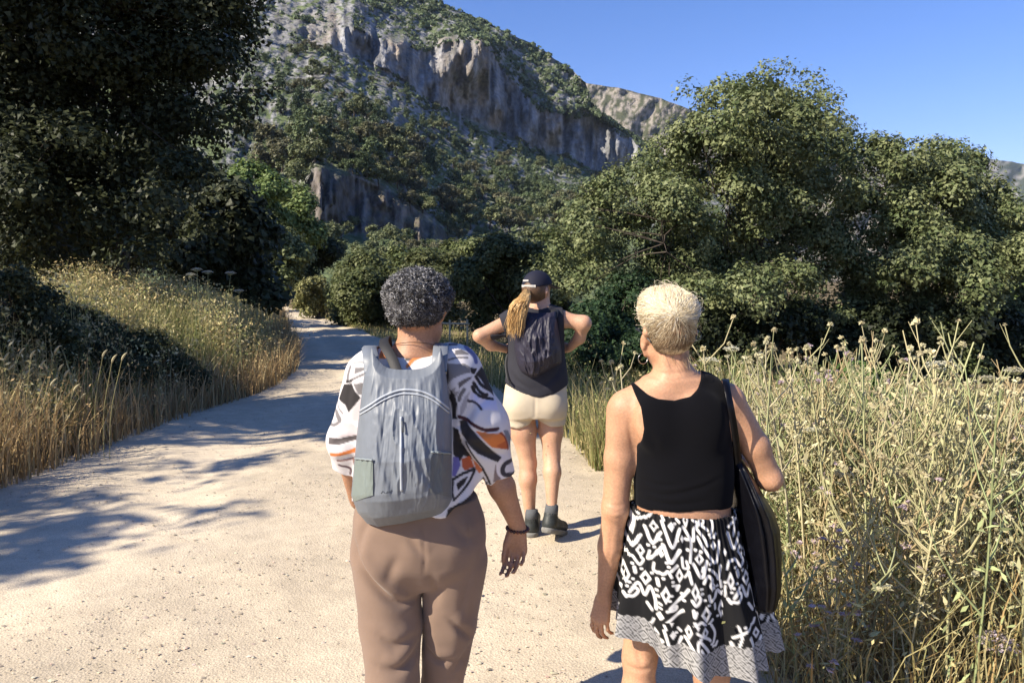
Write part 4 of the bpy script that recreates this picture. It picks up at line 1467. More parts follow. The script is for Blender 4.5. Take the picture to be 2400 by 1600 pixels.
def paint(col, u, v, shapes, soft=1.2):
    """Lay print shapes over a fabric colour: ('line', pts, width, colour) or ('poly', pts, colour)."""
    col = np.array(col, float)
    for s in shapes:
        if s[0] == 'line':
            pts = s[1]
            if len(pts) > 2: pts = spline(np.c_[np.array(pts, float), np.zeros(len(pts))], len(pts) * 5)[:, :2]
            dd = seg_dist(u, v, pts) - s[2] / 2
            w = 1 - smooth01(dd, -soft, soft)
            col = col * (1 - w[:, None]) + np.asarray(s[3]) * w[:, None]
        else:
            pts = np.array(s[1], float)
            near = (u > pts[:, 0].min() - 3) & (u < pts[:, 0].max() + 3) & (v > pts[:, 1].min() - 3) & (v < pts[:, 1].max() + 3)
            if not near.any(): continue
            un, vn = u[near], v[near]
            sd = seg_dist(un, vn, np.concatenate([pts, pts[:1]])) * np.where(in_poly(un, vn, pts), -1, 1)
            w = (1 - smooth01(sd, -soft, soft))[:, None]
            col[near] = col[near] * (1 - w) + np.asarray(s[2]) * w
    return col


def bbox(prims, pad=.05):
    lo, hi = np.full(3, 1e9), np.full(3, -1e9)
    for p in prims:
        if p[0] == 'rc':
            if len(p) > 6: continue
            R = max(p[3], p[4]); pts = [np.asarray(p[1]) - R, np.asarray(p[1]) + R, np.asarray(p[2]) - R, np.asarray(p[2]) + R]
        elif p[0] == 'ell':
            R = max(p[2]); pts = [np.asarray(p[1]) - R, np.asarray(p[1]) + R]
        else:
            rows = np.asarray(p[1], float)
            pts = [np.array([(rows[:, 1] - rows[:, 3]).min(), (rows[:, 2] - rows[:, 4]).min(), rows[:, 0].min()]), np.array([(rows[:, 1] + rows[:, 3]).max(), (rows[:, 2] + rows[:, 4]).max(), rows[:, 0].max()])]
        for q in pts:
            lo = np.minimum(lo, q); hi = np.maximum(hi, q)
    return lo - pad, hi + pad


def head_prims(c, yaw, s=1.0, ears=True):
    """Skull, face, jaw, nose and ears; yaw turns the face from +y towards +x."""
    c = np.asarray(c, float)
    f = np.array([math.sin(yaw), math.cos(yaw), 0]); r = np.array([math.cos(yaw), -math.sin(yaw), 0]); z = np.array([0, 0, 1.0])
    L = lambda a, b, e: c + s * (a * r + b * f + e * z)
    ps = [('ell', L(0, -.012, .012), (.074 * s, .094 * s, .094 * s), yaw, 0.0),
          ('ell', L(0, .03, -.045), (.060 * s, .062 * s, .085 * s), yaw, .03),
          ('rc', L(-.045, .01, -.075), L(-.016, .075, -.108), .020 * s, .016 * s, .03),
          ('rc', L(.045, .01, -.075), L(.016, .075, -.108), .020 * s, .016 * s, .03),
          ('rc', L(-.014, .078, -.108), L(.014, .078, -.108), .017 * s, .017 * s, .02),
          ('rc', L(-.035, .076, .018), L(.035, .076, .018), .012 * s, .012 * s, .02),
          ('rc', L(0, .088, .012), L(0, .108, -.026), .008 * s, .012 * s, .012),
          ('rc', L(-.020, .091, -.062), L(.020, .091, -.062), .006 * s, .006 * s, .008),
          ('rc', L(-.017, .089, -.072), L(.017, .089, -.072), .007 * s, .007 * s, .008),
          ('ell', L(-.031, .092, -.004), (.015 * s, .010 * s, .009 * s), yaw, .008, 'sub'),
          ('ell', L(.031, .092, -.004), (.015 * s, .010 * s, .009 * s), yaw, .008, 'sub'),
          ('ell', L(-.031, .082, -.004), (.012 * s, .010 * s, .008 * s), yaw, .002),
          ('ell', L(.031, .082, -.004), (.012 * s, .010 * s, .008 * s), yaw, .002)]
    if ears:
        for g in (-1, 1):
            ps += [('rc', L(g * .074, -.008, .012), L(g * .083, -.016, -.012), .013 * s, .012 * s, .006),
                   ('rc', L(g * .080, -.014, -.012), L(g * .072, -.004, -.040), .011 * s, .008 * s, .006)]
    return ps


def hand_prims(w, dirv, back, thumb, s=1.0, curl=(.35, .45, .35), spread=.10, thumb_out=.55):
    """Five-fingered hand: w wrist, dirv towards the fingers, back the way the back of the hand faces, thumb the thumb side."""
    w = np.asarray(w, float)
    d = np.asarray(dirv, float); d /= np.linalg.norm(d)
    t = np.asarray(thumb, float); t = t - d * (t @ d); t /= np.linalg.norm(t)
    b = np.cross(d, t)
    if b @ np.asarray(back, float) < 0: b = -b
    ps = []
    lens = [(.042, .026, .021), (.046, .030, .022), (.042, .028, .021), (.033, .021, .018)]
    for i, ln in enumerate(lens):
        off = (1.5 - i)
        kn = w + s * (d * (.088 - .004 * abs(i - 1) - (.008 if i == 3 else 0)) + t * off * .0195 + b * (.004 - .003 * abs(off)))
        ps.append(('rc', w + s * (t * off * .010 + d * .008), kn, .0145 * s, .0105 * s, .012))
        cur, ang = kn, 0.0
        fd = d + t * off * spread; fd /= np.linalg.norm(fd)
        for j, l in enumerate(ln):
            ang += curl[j] * (1 + .12 * i)
            v = fd * math.cos(ang) - b * math.sin(ang)
            nx = cur + v * l * s
            ra = (.0092, .0082, .0074, .0064)[j] * s * (.88 if i == 3 else 1)
            rb = (.0082, .0074, .0064)[j] * s * (.88 if i == 3 else 1)
            ps.append(('rc', cur, nx, ra, rb, .003))
            cur = nx
    tb = w + s * (t * .020 + d * .022 - b * .006)
    m1 = tb + s * (t * .022 * thumb_out * 1.6 + d * .034 - b * .010)
    m2 = m1 + s * (t * .008 * thumb_out + d * .030 - b * .006)
    m3 = m2 + s * (t * .001 + d * .024 - b * .005)
    ps += [('rc', tb, m1, .0155 * s, .0110 * s, .010), ('rc', m1, m2, .0105 * s, .0092 * s, .003), ('rc', m2, m3, .0092 * s, .0072 * s, .003)]
    return ps


def build(name, prims, h, mat, parent, inf=0.0, cut=None, smooth=2, post=None, color=None):
    lo, hi = bbox(prims, .04 + inf)
    S_ = Field(lo, hi, h).prims(prims, inf)
    if cut is not None: S_.cut(cut)
    V, F = S_.mesh(smooth)
    if post is not None:
        V = post(V, F)
    col = color(V, F) if color is not None else None
    return part(name, V, F, mat, parent, True, col)


def strand_tubes(paths, rad, cols, sides=3):
    """Many strands at once: paths (n, k, 3), radii per strand, colours per strand."""
    n, k, _ = paths.shape
    tan = np.gradient(paths, axis=1)
    tan /= np.linalg.norm(tan, axis=2, keepdims=True) + 1e-9
    ref = np.array([.31, .27, .91]); a = np.cross(tan, ref); a /= np.linalg.norm(a, axis=2, keepdims=True) + 1e-9
    b = np.cross(tan, a)
    th = np.arange(sides) * 2 * math.pi / sides
    prof = np.interp(np.linspace(0, 1, k), [0, .15, .7, 1], [.7, 1, .85, .25])
    R = rad[:, None, None, None] * prof[None, :, None, None]
    V = paths[:, :, None, :] + R * (np.cos(th)[None, None, :, None] * a[:, :, None] + np.sin(th)[None, None, :, None] * b[:, :, None])
    base = grid_faces(k, sides, True)
    F = (base[None] + (np.arange(n) * k * sides)[:, None, None]).reshape(-1, 4)
    return V.reshape(-1, 3), F, np.repeat(cols, k * sides, 0)


def ribbon(path, width, thick, up):
    """Flat strap along a path; 'up' gives its broad direction at each point."""
    p = np.asarray(path, float); n = len(p)
    tan = np.gradient(p, axis=0); tan /= np.linalg.norm(tan, axis=1, keepdims=True)
    w = np.asarray(up, float); w = np.broadcast_to(w, (n, 3)).copy()
    w = w - tan * np.sum(w * tan, 1, keepdims=True); w /= np.linalg.norm(w, axis=1, keepdims=True)
    nn = np.cross(tan, w)
    wd = np.broadcast_to(np.asarray(width, float), (n,))[:, None] / 2
    t = thick / 2
    prof = [(-1, -.3), (-.92, -1), (.92, -1), (1, -.3), (1, .3), (.92, 1), (-.92, 1), (-1, .3)]
    V = np.stack([p + w * wd * a + nn * t * b for a, b in prof], 1).reshape(-1, 3)
    F = [grid_faces(n, 8, True), np.array([[0, 1, 2, 3], [0, 3, 4, 7], [7, 4, 5, 6]]), np.array([[0, 1, 2, 3], [0, 3, 4, 7], [7, 4, 5, 6]])[:, ::-1] + (n - 1) * 8]
    return V, F
# ------------------------------------------------------------------ people: shared materials
def skin_mat(name, c, bump=.25):
    m, nt, b, N, L = new_mat(name)
    co = vary(nt, rgb(nt, c), 12, .16, detail=5)
    co = vary(nt, co, 150, .13, detail=2, seed=3)
    L.new(co, b.inputs['Base Color'])
    b.inputs['Roughness'].default_value = .52
    b.inputs['Specular IOR Level'].default_value = .35
    b.inputs['Subsurface Weight'].default_value = .12
    b.inputs['Subsurface Radius'].default_value = (.010, .0035, .002)
    b.inputs['Subsurface Scale'].default_value = .5
    add_bump(nt, b, 160, bump, .002, 5)
    return m


M_SKIN_L = skin_mat('brown_skin', (.37, .195, .115))
M_SKIN_R = skin_mat('tanned_skin', (.45, .245, .145), .35)
M_SKIN_F = skin_mat('fair_skin', (.49, .28, .178))
M_BLOUSE = attr_mat('printed_viscose', .75, .2, (420, .12, .001))
M_TROUSER = plain_mat('brown_cotton', (.205, .140, .103), .9, .12, (600, .2, .001), .10, 9, sheen=.15)
M_PACK = attr_mat('thin_nylon', .48, .42, (900, .06, .0006), vary_amt=.06, vary_scale=30)
M_BLACK = plain_mat('black_webbing', (.018, .018, .02), .6, .3, (300, .3, .001))
M_ZIP = plain_mat('pale_zip', (.30, .32, .35), .5, .4, (500, .4, .001))
M_METAL = plain_mat('metal', (.45, .44, .42), .3, .5, metallic=1.0)
M_HAIR = attr_mat('hair', .42, .45)

# ------------------------------------------------------------------ the woman with the grey rucksack
DL = 2.27


def qL(u, v, dy=0.0): return P(u, v, DL + dy)


foot_l = P(945, 657, 2.24); foot_l[2] = 0.03
WL = thing('person', 'woman with short grey curly hair, patterned blouse and brown trousers, seen from behind', 'person', foot_l)
yawL = math.radians(10)
hcL = qL(982, 719, .01)
armR = [('rc', qL(1062, 872), qL(1150, 1088), .046, .041, .03), ('rc', qL(1150, 1088), qL(1176, 1140, .015), .041, .040, .02), ('rc', qL(1176, 1140, .015), qL(1213, 1232, .05), .040, .0265, .02)]
armL = [('rc', qL(862, 876), qL(812, 1050, .02), .044, .040, .03), ('rc', qL(812, 1050, .02), qL(836, 1168, .12), .038, .026, .02)]
legsL = [('rc', qL(905, 1300), qL(914, 1459, -.02), .085, .066, .04), ('rc', qL(914, 1459, -.02), qL(918, 1610, -.05), .064, .050, .03), ('rc', qL(918, 1610, -.05), P(927, 1830, 2.18), .048, .036, .02),
         ('rc', qL(1062, 1300), qL(1054, 1459, .02), .082, .060, .04), ('rc', qL(1054, 1459, .02), qL(1038, 1610, .05), .058, .046, .03), ('rc', qL(1038, 1610, .05), P(1032, 1815, 2.36), .046, .036, .02)]
torsoL = [('loft', [(qL(0, v)[2], qL(u, v)[0], DL + cy, a, b) for v, u, cy, a, b in [(835, 966, .01, .09, .06), (870, 965, 0, .14, .08), (950, 965, 0, .15, .095), (1060, 968, 0, .15, .105), (1160, 975, 0, .165, .12), (1260, 982, 0, .17, .12), (1330, 984, 0, .15, .10)]], .03, 2.2),
          ('rc', qL(970, 838, .01), qL(885, 872, .01), .052, .046, .04), ('rc', qL(970, 838, .01), qL(1045, 868, .01), .052, .046, .04)]
bodyL = torsoL + [('rc', qL(982, 745, .005), qL(970, 838, .0), .051, .056, .03)] + head_prims(hcL, yawL) + armR + armL + legsL
bodyL += hand_prims(qL(1213, 1236, .05), (-.06, .04, -1), (.45, .85, 0), (-1, .3, 0), 1.0, (.45, .60, .45), .02, .30)
bodyL += hand_prims(qL(836, 1170, .12), (.35, .75, -.55), (-.9, .3, .1), (.2, .5, .8), 1.0, (.3, .4, .4))
build('body', bodyL, .0062, M_SKIN_L, WL)


# hair: a dark cap of hair under thousands of small grey coils
def hair_cap(prims, mat, parent, name='hair', h=.005):
    return build(name, prims, h, mat, parent)


hL = qL(979, 697, -.005)
radL = np.array([.101, .112, .085])
M_HAIRBASE_L = plain_mat('dark_grey_hair', (.05, .047, .05), .7, .3, (150, .8, .004), .4, 60)
capL = [('ell', hL, radL * .93, yawL, 0), ('ell', hL + np.array([-.008, -.020, -.042]), (.080, .082, .050), yawL, .03)]
hair_o = hair_cap(capL, M_HAIRBASE_L, WL)
r = np.random.default_rng(201)
nc = 3900
d = rand_unit(nc * 2, r)
face = np.array([math.sin(yawL), math.cos(yawL), 0])
keep = (d @ face < .55) & (d[:, 2] > -.85)
d = d[keep][:nc]; nc = len(d)
root = hL + d * radL * (.94 + .10 * r.random((nc, 1)) + .06 * noise(d * 4, 5)[:, None])
low_c = hL + np.array([-.008, -.020, -.042])
kk = (r.random(nc) < .30) & (d @ face < .25) & (d[:, 2] < .35)
root[kk] = (low_c + d * np.array([.080, .082, .052]) * (.97 + .08 * r.random((nc, 1))))[kk]
lowr = smooth01(hL[2] - root[:, 2], .045, .095)
ax_ = d * .5 + rand_unit(nc, r); ax_ /= np.linalg.norm(ax_, axis=1, keepdims=True)
e1 = np.cross(ax_, rand_unit(nc, r)); e1 /= np.linalg.norm(e1, axis=1, keepdims=True); e2 = np.cross(ax_, e1)
k = 6
t = np.linspace(0, 1, k)[None, :, None]
turns = (1.0 + .7 * r.random((nc, 1, 1))) * 6.283
cr = (.0026 + .0030 * r.random((nc, 1, 1))) * (1 - .35 * lowr[:, None, None])
ln = .011 + .012 * r.random((nc, 1, 1))
paths = root[:, None] + ax_[:, None] * (t - .4) * ln + cr * (np.cos(turns * t) * e1[:, None] + np.sin(turns * t) * e2[:, None])
g = r.random(nc)
grey = .045 + .33 * smooth01(g + .16 * noise(d * 3, 8) + .14 * smooth01(-d[:, 0], .2, .9) + .08 * d[:, 2] - .22 * lowr * (d[:, 0] > -.5), .30, 1.08) ** 1.3
cols = grey[:, None] * np.array([1.0, .985, 1.0])
V, F, C = strand_tubes(paths, .0010 + .0006 * r.random(nc), cols)
o = part('curls', V, F, M_HAIR, hair_o, True, C); o['kind'] = 'stuff'

# patterned blouse
def img(o_, sc, pts): return [(o_[0] + x * sc, o_[1] + y * sc) for x, y in pts]


WH, CH, GY, OR, RU, LI, TP = (.62, .595, .60), (.028, .025, .026), (.16, .15, .152), (.60, .19, .055), (.34, .075, .03), (.58, .56, .68), (.52, .45, .45)
i1, s1 = (760, 790), .1275
i2, s2 = (760, 970), .1594
i3, s3 = (1020, 790), .1340
i4, s4 = (1020, 980), .1594
SH = [
    # left sleeve, from the shoulder down
    ('line', img(i1, s1, [(490, 500), (620, 490), (760, 520)]), 5, (.3, .3, .3)), ('poly', img(i1, s1, [(520, 580), (720, 585), (740, 620), (520, 700)]), GY),
    ('line', img(i1, s1, [(440, 560), (410, 700), (400, 840)]), 6, GY), ('line', img(i1, s1, [(460, 810), (600, 740), (760, 680)]), 6, GY),
    ('poly', img(i1, s1, [(380, 800), (490, 800), (480, 850), (370, 850)]), CH), ('poly', img(i1, s1, [(500, 870), (760, 860), (700, 1100), (600, 1080)]), GY),
    ('poly', img(i1, s1, [(340, 870), (480, 870), (540, 1000), (640, 1140), (540, 1270), (430, 1400), (370, 1250), (240, 1150)]), CH),
    ('poly', img(i1, s1, [(430, 1420), (640, 1160), (760, 1150), (760, 1560), (520, 1560)]), TP), ('line', img(i1, s1, [(190, 1130), (240, 1280), (330, 1400)]), 4, GY),
    ('line', img(i1, s1, [(140, 1220), (190, 1400), (270, 1540)]), 6, GY),
    ('line', img(i2, s2, [(70, 170), (150, 160), (230, 90), (170, -30)]), 8, GY), ('poly', img(i2, s2, [(230, 130), (400, 130), (500, 260), (500, 330), (80, 330), (90, 240)]), TP),
    ('line', img(i2, s2, [(330, 20), (420, 160), (500, 240)]), 4, WH), ('poly', img(i2, s2, [(60, 340), (240, 345), (520, 320), (520, 390), (250, 435), (60, 445)]), (.10, .085, .085)),
    ('poly', img(i2, s2, [(60, 585), (240, 560), (520, 500), (520, 580), (250, 610), (60, 640)]), OR), ('line', img(i2, s2, [(180, 700), (350, 690), (470, 660)]), 6, (.22, .14, .13)),
    ('poly', img(i2, s2, [(380, 680), (520, 660), (520, 860), (400, 830)]), (.24, .15, .13)), ('line', img(i2, s2, [(190, 780), (300, 820), (340, 870), (325, 950)]), 6, (.12, .08, .09)),
    ('line', img(i2, s2, [(440, 1450), (520, 1480), (580, 1470)]), 4, GY),
    # right sleeve
    ('poly', img(i3, s3, [(320, 270), (420, 260), (560, 330), (560, 350), (300, 350)]), GY), ('line', img(i3, s3, [(200, 430), (350, 395), (540, 400)]), 4.5, GY),
    ('line', img(i3, s3, [(480, 210), (560, 290), (660, 380), (700, 480)]), 8, (.14, .15, .28)), ('poly', img(i3, s3, [(150, 490), (500, 500), (610, 560), (600, 650), (440, 690), (280, 760), (190, 870), (150, 870)]), (.20, .19, .19)),
    ('line', img(i3, s3, [(170, 500), (190, 700), (170, 850)]), 7, CH), ('poly', img(i3, s3, [(600, 560), (720, 580), (680, 680), (610, 660)]), CH),
    ('poly', img(i3, s3, [(380, 830), (520, 750), (640, 710), (610, 760), (470, 870), (400, 930)]), (.13, .115, .115)), ('poly', img(i3, s3, [(190, 870), (250, 960), (340, 900), (330, 990), (420, 960), (350, 1080), (240, 1000)]), (.28, .26, .26)),
    ('poly', img(i3, s3, [(260, 960), (330, 1050), (370, 1200), (350, 1400), (370, 1470), (280, 1470), (260, 1200), (210, 1080)]), CH), ('line', img(i3, s3, [(490, 950), (420, 1060), (400, 1130)]), 9, (.15, .14, .14)),
    ('poly', img(i3, s3, [(610, 960), (560, 1100), (540, 1250), (470, 1380), (420, 1420), (430, 1250), (500, 1080)]), (.36, .34, .35)),
    ('poly', img(i3, s3, [(690, 680), (790, 560), (900, 700), (960, 830), (1000, 1000), (1020, 1060), (960, 1000), (880, 900), (780, 760)]), CH),
    ('line', img(i3, s3, [(700, 720), (780, 840), (880, 910), (960, 960)]), 8, CH), ('line', img(i3, s3, [(660, 830), (760, 960), (850, 1020), (900, 1030)]), 8, CH),
    ('line', img(i3, s3, [(640, 900), (700, 1010), (800, 1060), (900, 1090), (990, 1110)]), 9, CH), ('line', img(i3, s3, [(570, 1140), (680, 1160), (750, 1200), (800, 1250)]), 7, (.07, .06, .075)),
    ('poly', img(i3, s3, [(580, 1130), (620, 980), (760, 1070), (880, 1110), (1010, 1120), (1060, 1120), (1100, 1270), (800, 1270)]), LI), ('line', img(i3, s3, [(570, 1145), (680, 1165), (760, 1215), (810, 1260)]), 6, (.05, .045, .055)),
    ('line', img(i4, s4, [(340, 10), (560, 100), (740, 160), (920, 130)]), 9, (.06, .025, .03)), ('poly', img(i4, s4, [(340, 60), (420, 60), (600, 230), (820, 440), (980, 580), (920, 640), (620, 530), (500, 420), (370, 260)]), (.035, .032, .033)),
    ('poly', img(i4, s4, [(580, 190), (800, 200), (990, 190), (1040, 300), (1070, 470), (960, 430), (840, 410)]), OR), ('poly', img(i4, s4, [(900, 380), (1040, 330), (1075, 480), (960, 440)]), (.42, .11, .04)),
    ('line', img(i4, s4, [(960, 190), (1020, 260), (1060, 380), (1070, 480)]), 4, (.2, .05, .04)), ('poly', img(i4, s4, [(1000, 160), (1070, 180), (1180, 520), (1200, 720), (1120, 600), (1080, 400)]), (.17, .19, .24)),
    ('poly', img(i4, s4, [(240, 160), (330, 200), (380, 420), (500, 560), (540, 650), (400, 600), (340, 700), (250, 560)]), CH), ('poly', img(i4, s4, [(250, 600), (330, 620), (360, 740), (290, 880), (240, 880)]), (.16, .14, .36)),
    ('poly', img(i4, s4, [(370, 650), (500, 600), (560, 760), (420, 820), (380, 760)]), (.46, .11, .045)), ('poly', img(i4, s4, [(540, 640), (600, 680), (700, 790), (640, 860), (580, 780)]), (.50, .16, .07)),
    ('line', img(i4, s4, [(440, 380), (560, 580), (700, 760)]), 5, CH), ('line', img(i4, s4, [(700, 780), (760, 900), (800, 1010)]), 6, CH),
    ('line', img(i4, s4, [(250, 920), (400, 860), (560, 790)]), 7, CH), ('line', img(i4, s4, [(570, 810), (500, 960), (390, 1110), (270, 1210)]), 6, CH), ('line', img(i4, s4, [(255, 950), (250, 1100), (270, 1210)]), 5, CH),
    ('poly', img(i4, s4, [(300, 990), (480, 890), (420, 1010), (330, 1090)]), CH), ('poly', img(i4, s4, [(190, 1320), (400, 1250), (600, 1080), (700, 900), (740, 960), (660, 1130), (480, 1310), (300, 1400), (160, 1440)]), CH),
    ('line', img(i4, s4, [(730, 960), (700, 1080), (560, 1240), (480, 1310)]), 4, WH), ('line', img(i4, s4, [(750, 990), (720, 1100), (560, 1270)]), 4, CH),
    ('line', img(i4, s4, [(1120, 670), (1030, 690), (990, 770), (1020, 850), (1140, 880)]), 11, (.05, .045, .055)), ('poly', img(i4, s4, [(890, 650), (900, 780), (970, 920), (850, 980), (860, 850)]), (.22, .17, .165)),
    ('line', img(i4, s4, [(980, 640), (920, 700), (930, 830), (1010, 910)]), 5, (.66, .62, .66)),
    # yoke between the straps
    ('poly', [(876, 800), (896, 806), (902, 845), (880, 846)], (.60, .21, .07)), ('poly', [(938, 838), (962, 838), (958, 850), (945, 850)], (.10, .085, .08)), ('line', [(950, 862), (965, 846), (985, 838)], 9, (.60, .20, .06)),
    ('line', [(1000, 838), (1022, 820)], 6, CH), ('line', [(1030, 806), (1060, 803), (1085, 815)], 5, (.08, .075, .09)),
    # right shoulder stripes
    ('line', img(i3, s3, [(60, 260), (160, 190), (330, 180)]), 5, (.12, .12, .15)),
]
blouse = [('loft', [(qL(0, v)[2], qL(u, v)[0], DL + cy, a, b) for v, u, cy, a, b in [(830, 966, .01, .13, .08), (870, 964, 0, .165, .105), (950, 964, 0, .172, .118), (1060, 972, 0, .182, .128), (1140, 978, 0, .200, .148), (1240, 982, -.005, .212, .158)]], .03, 2.3),
          ('rc', qL(900, 872), qL(1052, 868), .072, .076, .03),
          ('rc', qL(862, 880), qL(815, 1030, .0), .070, .060, .04), ('rc', qL(815, 1030, .0), qL(815, 1110, .05), .058, .044, .03),
          ('rc', qL(1070, 874), qL(1128, 1000), .078, .080, .05), ('rc', qL(1128, 1000), qL(1172, 1118, .02), .078, .050, .05), ('rc', qL(1080, 1000), qL(1120, 1080), .06, .05, .05)]


def cut_blouse(x, y, z):
    s, c = math.sin(PITCH), math.cos(PITCH)
    dl = np.where(np.abs(x + .285) < .20, 2.125, 2.23)
    dep = dl * c - (z - CAM_Z) * s
    u = CX + FOC * x / dep + 0 * y
    v = CY - FOC * (dl * s + (z - CAM_Z) * c) / dep + 0 * u
    hem = np.interp(u, [760, 822, 826, 832, 860, 1046, 1095, 1138, 1146, 1149, 1209, 1260], [1112, 1124, 1140, 1196, 1214, 1213, 1180, 1136, 1136, 1140, 1116, 1100])
    hem = hem + 2.5 * np.sin(u / 9.0)
    neck = 844 - 46 * (np.abs(u - 958) / 76) ** 5
    neck = np.where(np.abs(u - 958) < 92, neck, 0)
    px = DL / FOC
    return np.maximum((v - hem) * px, (neck - v) * px)


def post_blouse(V, F):
    N_ = vnormals(V, F)
    for pts, dp, wd in [([(1046, 850), (1050, 920), (1070, 1010)], .008, 8), ([(1118, 880), (1112, 930), (1090, 985), (1070, 1000)], .012, 7), ([(1150, 930), (1110, 960), (1085, 1030), (1075, 1075)], .012, 9), ([(1060, 1000), (1095, 1060), (1135, 1130)], .014, 8),
                        ([(1175, 1000), (1130, 1010), (1090, 1000)], .007, 8), ([(1190, 1070), (1140, 1060), (1090, 1020)], .007, 8), ([(830, 870), (815, 930), (812, 1000)], .006, 8), ([(775, 1040), (810, 1030), (840, 1035)], .005, 6), ([(780, 1085), (810, 1075), (835, 1080)], .005, 6), ([(1080, 1090), (1085, 1150), (1070, 1190)], .008, 8)]:
        V = crease(V, N_, 2.2, pts, dp, wd)
    nz_ = fbm(np.stack([V[:, 0] * 14, V[:, 1] * 14, V[:, 2] * 7], -1), 3, 5)
    return V + N_ * (nz_ * .004)[:, None]


def col_blouse(V, F):
    u, v = to_px(V, np.interp(np.abs(V[:, 0] + .285), [.14, .24], [2.14, 2.22]))
    return paint(np.tile(np.array(WH), (len(V), 1)), u, v, SH)


build('blouse', blouse, .0040, M_BLOUSE, WL, 0, cut_blouse, 2, post_blouse, col_blouse)

# wide brown trousers
tr = [('loft', [(qL(0, v)[2], qL(u, v)[0], DL + cy, a, b) for v, u, cy, a, b in [(1160, 978, 0, .186, .134), (1215, 983, 0, .206, .144), (1264, 983, 0, .211, .148), (1310, 984, 0, .194, .134), (1345, 986, 0, .12, .10), (1368, 988, 0, .05, .06)]], .04, 2.2),
      ('ell', qL(912, 1296, -.046), (.080, .068, .11), 0, .05), ('ell', qL(1052, 1292, -.042), (.080, .066, .11), 0, .05),
      ('rc', qL(905, 1310, -.01), qL(916, 1459, -.02), .108, .094, .03), ('rc', qL(916, 1459, -.02), qL(920, 1600, -.05), .094, .081, .02), ('rc', qL(920, 1600, -.05), P(927, 1822, 2.18), .081, .072, .02),
      ('rc', qL(1066, 1310), qL(1054, 1459, .02), .104, .084, .008), ('rc', qL(1054, 1459, .02), qL(1036, 1600, .05), .084, .067, .008), ('rc', qL(1036, 1600, .05), P(1032, 1806, 2.36), .067, .066, .008)]


def post_tr(V, F):
    N_ = vnormals(V, F)
    for pts, dp, wd in [([(806, 1262), (824, 1310), (851, 1352), (885, 1390), (922, 1420), (950, 1428), (990, 1412)], .016, 9), ([(955, 1258), (976, 1280), (996, 1304)], .006, 7),
                        ([(885, 1500), (925, 1522), (970, 1512)], .008, 9), ([(884, 1572), (930, 1578), (962, 1558), (984, 1522)], .014, 10), ([(1046, 1474), (1080, 1510), (1106, 1545)], .010, 7), ([(986, 1552), (1015, 1583), (1068, 1588)], .011, 8),
                        ([(1112, 1300), (1094, 1390), (1076, 1460)], .004, 7), ([(1004, 1345), (1018, 1390), (1012, 1450)], .005, 9), ([(862, 1228), (842, 1262), (832, 1310)], .006, 9), ([(1104, 1546), (1078, 1590), (1050, 1625)], .008, 8), ([(935, 1300), (915, 1340), (905, 1375)], .005, 10), ([(1060, 1230), (1085, 1262), (1110, 1280)], .005, 10)]:
        V = crease(V, N_, 2.13, pts, dp * 1.5, wd * 1.2)
    V = crease(V, N_, 2.13, [(992, 1218), (994, 1260), (996, 1310), (992, 1350)], .005, 3.5, 0)
    V = crease(V, N_, 2.13, [(1094, 1225), (1100, 1260), (1096, 1300)], .003, 3, 0)
    nz_ = fbm(np.stack([V[:, 0] * 11, V[:, 1] * 11, V[:, 2] * 4], -1), 2, 15)
    return V + N_ * (nz_ * .004)[:, None]


build('trousers', tr, .0062, M_TROUSER, WL, 0, None, 2, post_tr)
M_SHOE = plain_mat('dark_shoe', (.03, .03, .032), .6, .3, (120, .3, .003))
for (u, d) in ((927, 2.16), (1030, 2.34)):
    a = P(u, 1700, d); a[2] = .075
    build('shoe', [('rc', a + [0, -.03, 0], a + [0, .02, 0], .042, .045, .02), ('rc', a + [0, .02, -.01], a + [.01, .17, -.025], .044, .034, .02), ('rc', a + [0, -.04, -.035], a + [.01, .17, -.04], .036, .036, .01)], .006, M_SHOE, WL, 0, lambda x, y, z: .035 - z + 0 * x + 0 * y)

# bead bracelet, hoop earring and fine necklace
w0 = qL(1213, 1238, .05)
mb = MB()
for k in range(20):
    a = k * 6.283 / 20
    c = w0 + np.array([math.cos(a) * .034, math.sin(a) * .027, .004 * math.sin(a) - .002 * math.cos(a)])
    mb.add(*tube(c + np.outer(np.linspace(-1, 1, 5), [-math.sin(a) * .0055, math.cos(a) * .0055, 0]), [.001, .0048, .0058, .0048, .001], 7), col=(.05, .018, .012) if k % 3 else (.11, .03, .02))
M_BEAD = attr_mat('wooden_bead', .35, .5)
mb.build('bracelet', M_BEAD, WL)
e0 = qL(1024, 772, .03)
mb = MB(); th = np.linspace(0, 6.283, 26)
mb.add(*tube(e0 + np.stack([.004 * np.sin(th), .019 * np.sin(th), -.02 + .02 * np.cos(th)], -1), .0013, 5, False), col=(.6, .55, .5)); mb.build('earring', M_METAL, WL)
mb = MB(); th = np.linspace(-2.4, 2.4, 40)
cN = qL(974, 798, 0)
mb.add(*tube(cN + np.stack([.068 * np.sin(th), -.062 * np.cos(th), -.012 + .012 * np.cos(th) ** 2], -1), .0011, 4, False), col=(.1, .06, .03)); mb.build('necklace', plain_mat('dark_chain', (.06, .035, .02), .5, .4), WL)

# ------------------------------------------------------------------ her rucksack
lv = np.array([800, 848, 880, 960, 1000, 1096, 1161, 1200, 1235]); lu = np.array([872, 866, 853, 843, 838, 829, 823, 838, 868.])
rv = np.array([800, 848, 880, 983, 1115, 1170, 1203, 1235]); ru = np.array([1030, 1041, 1046, 1059, 1059, 1060, 1044, 1020.])


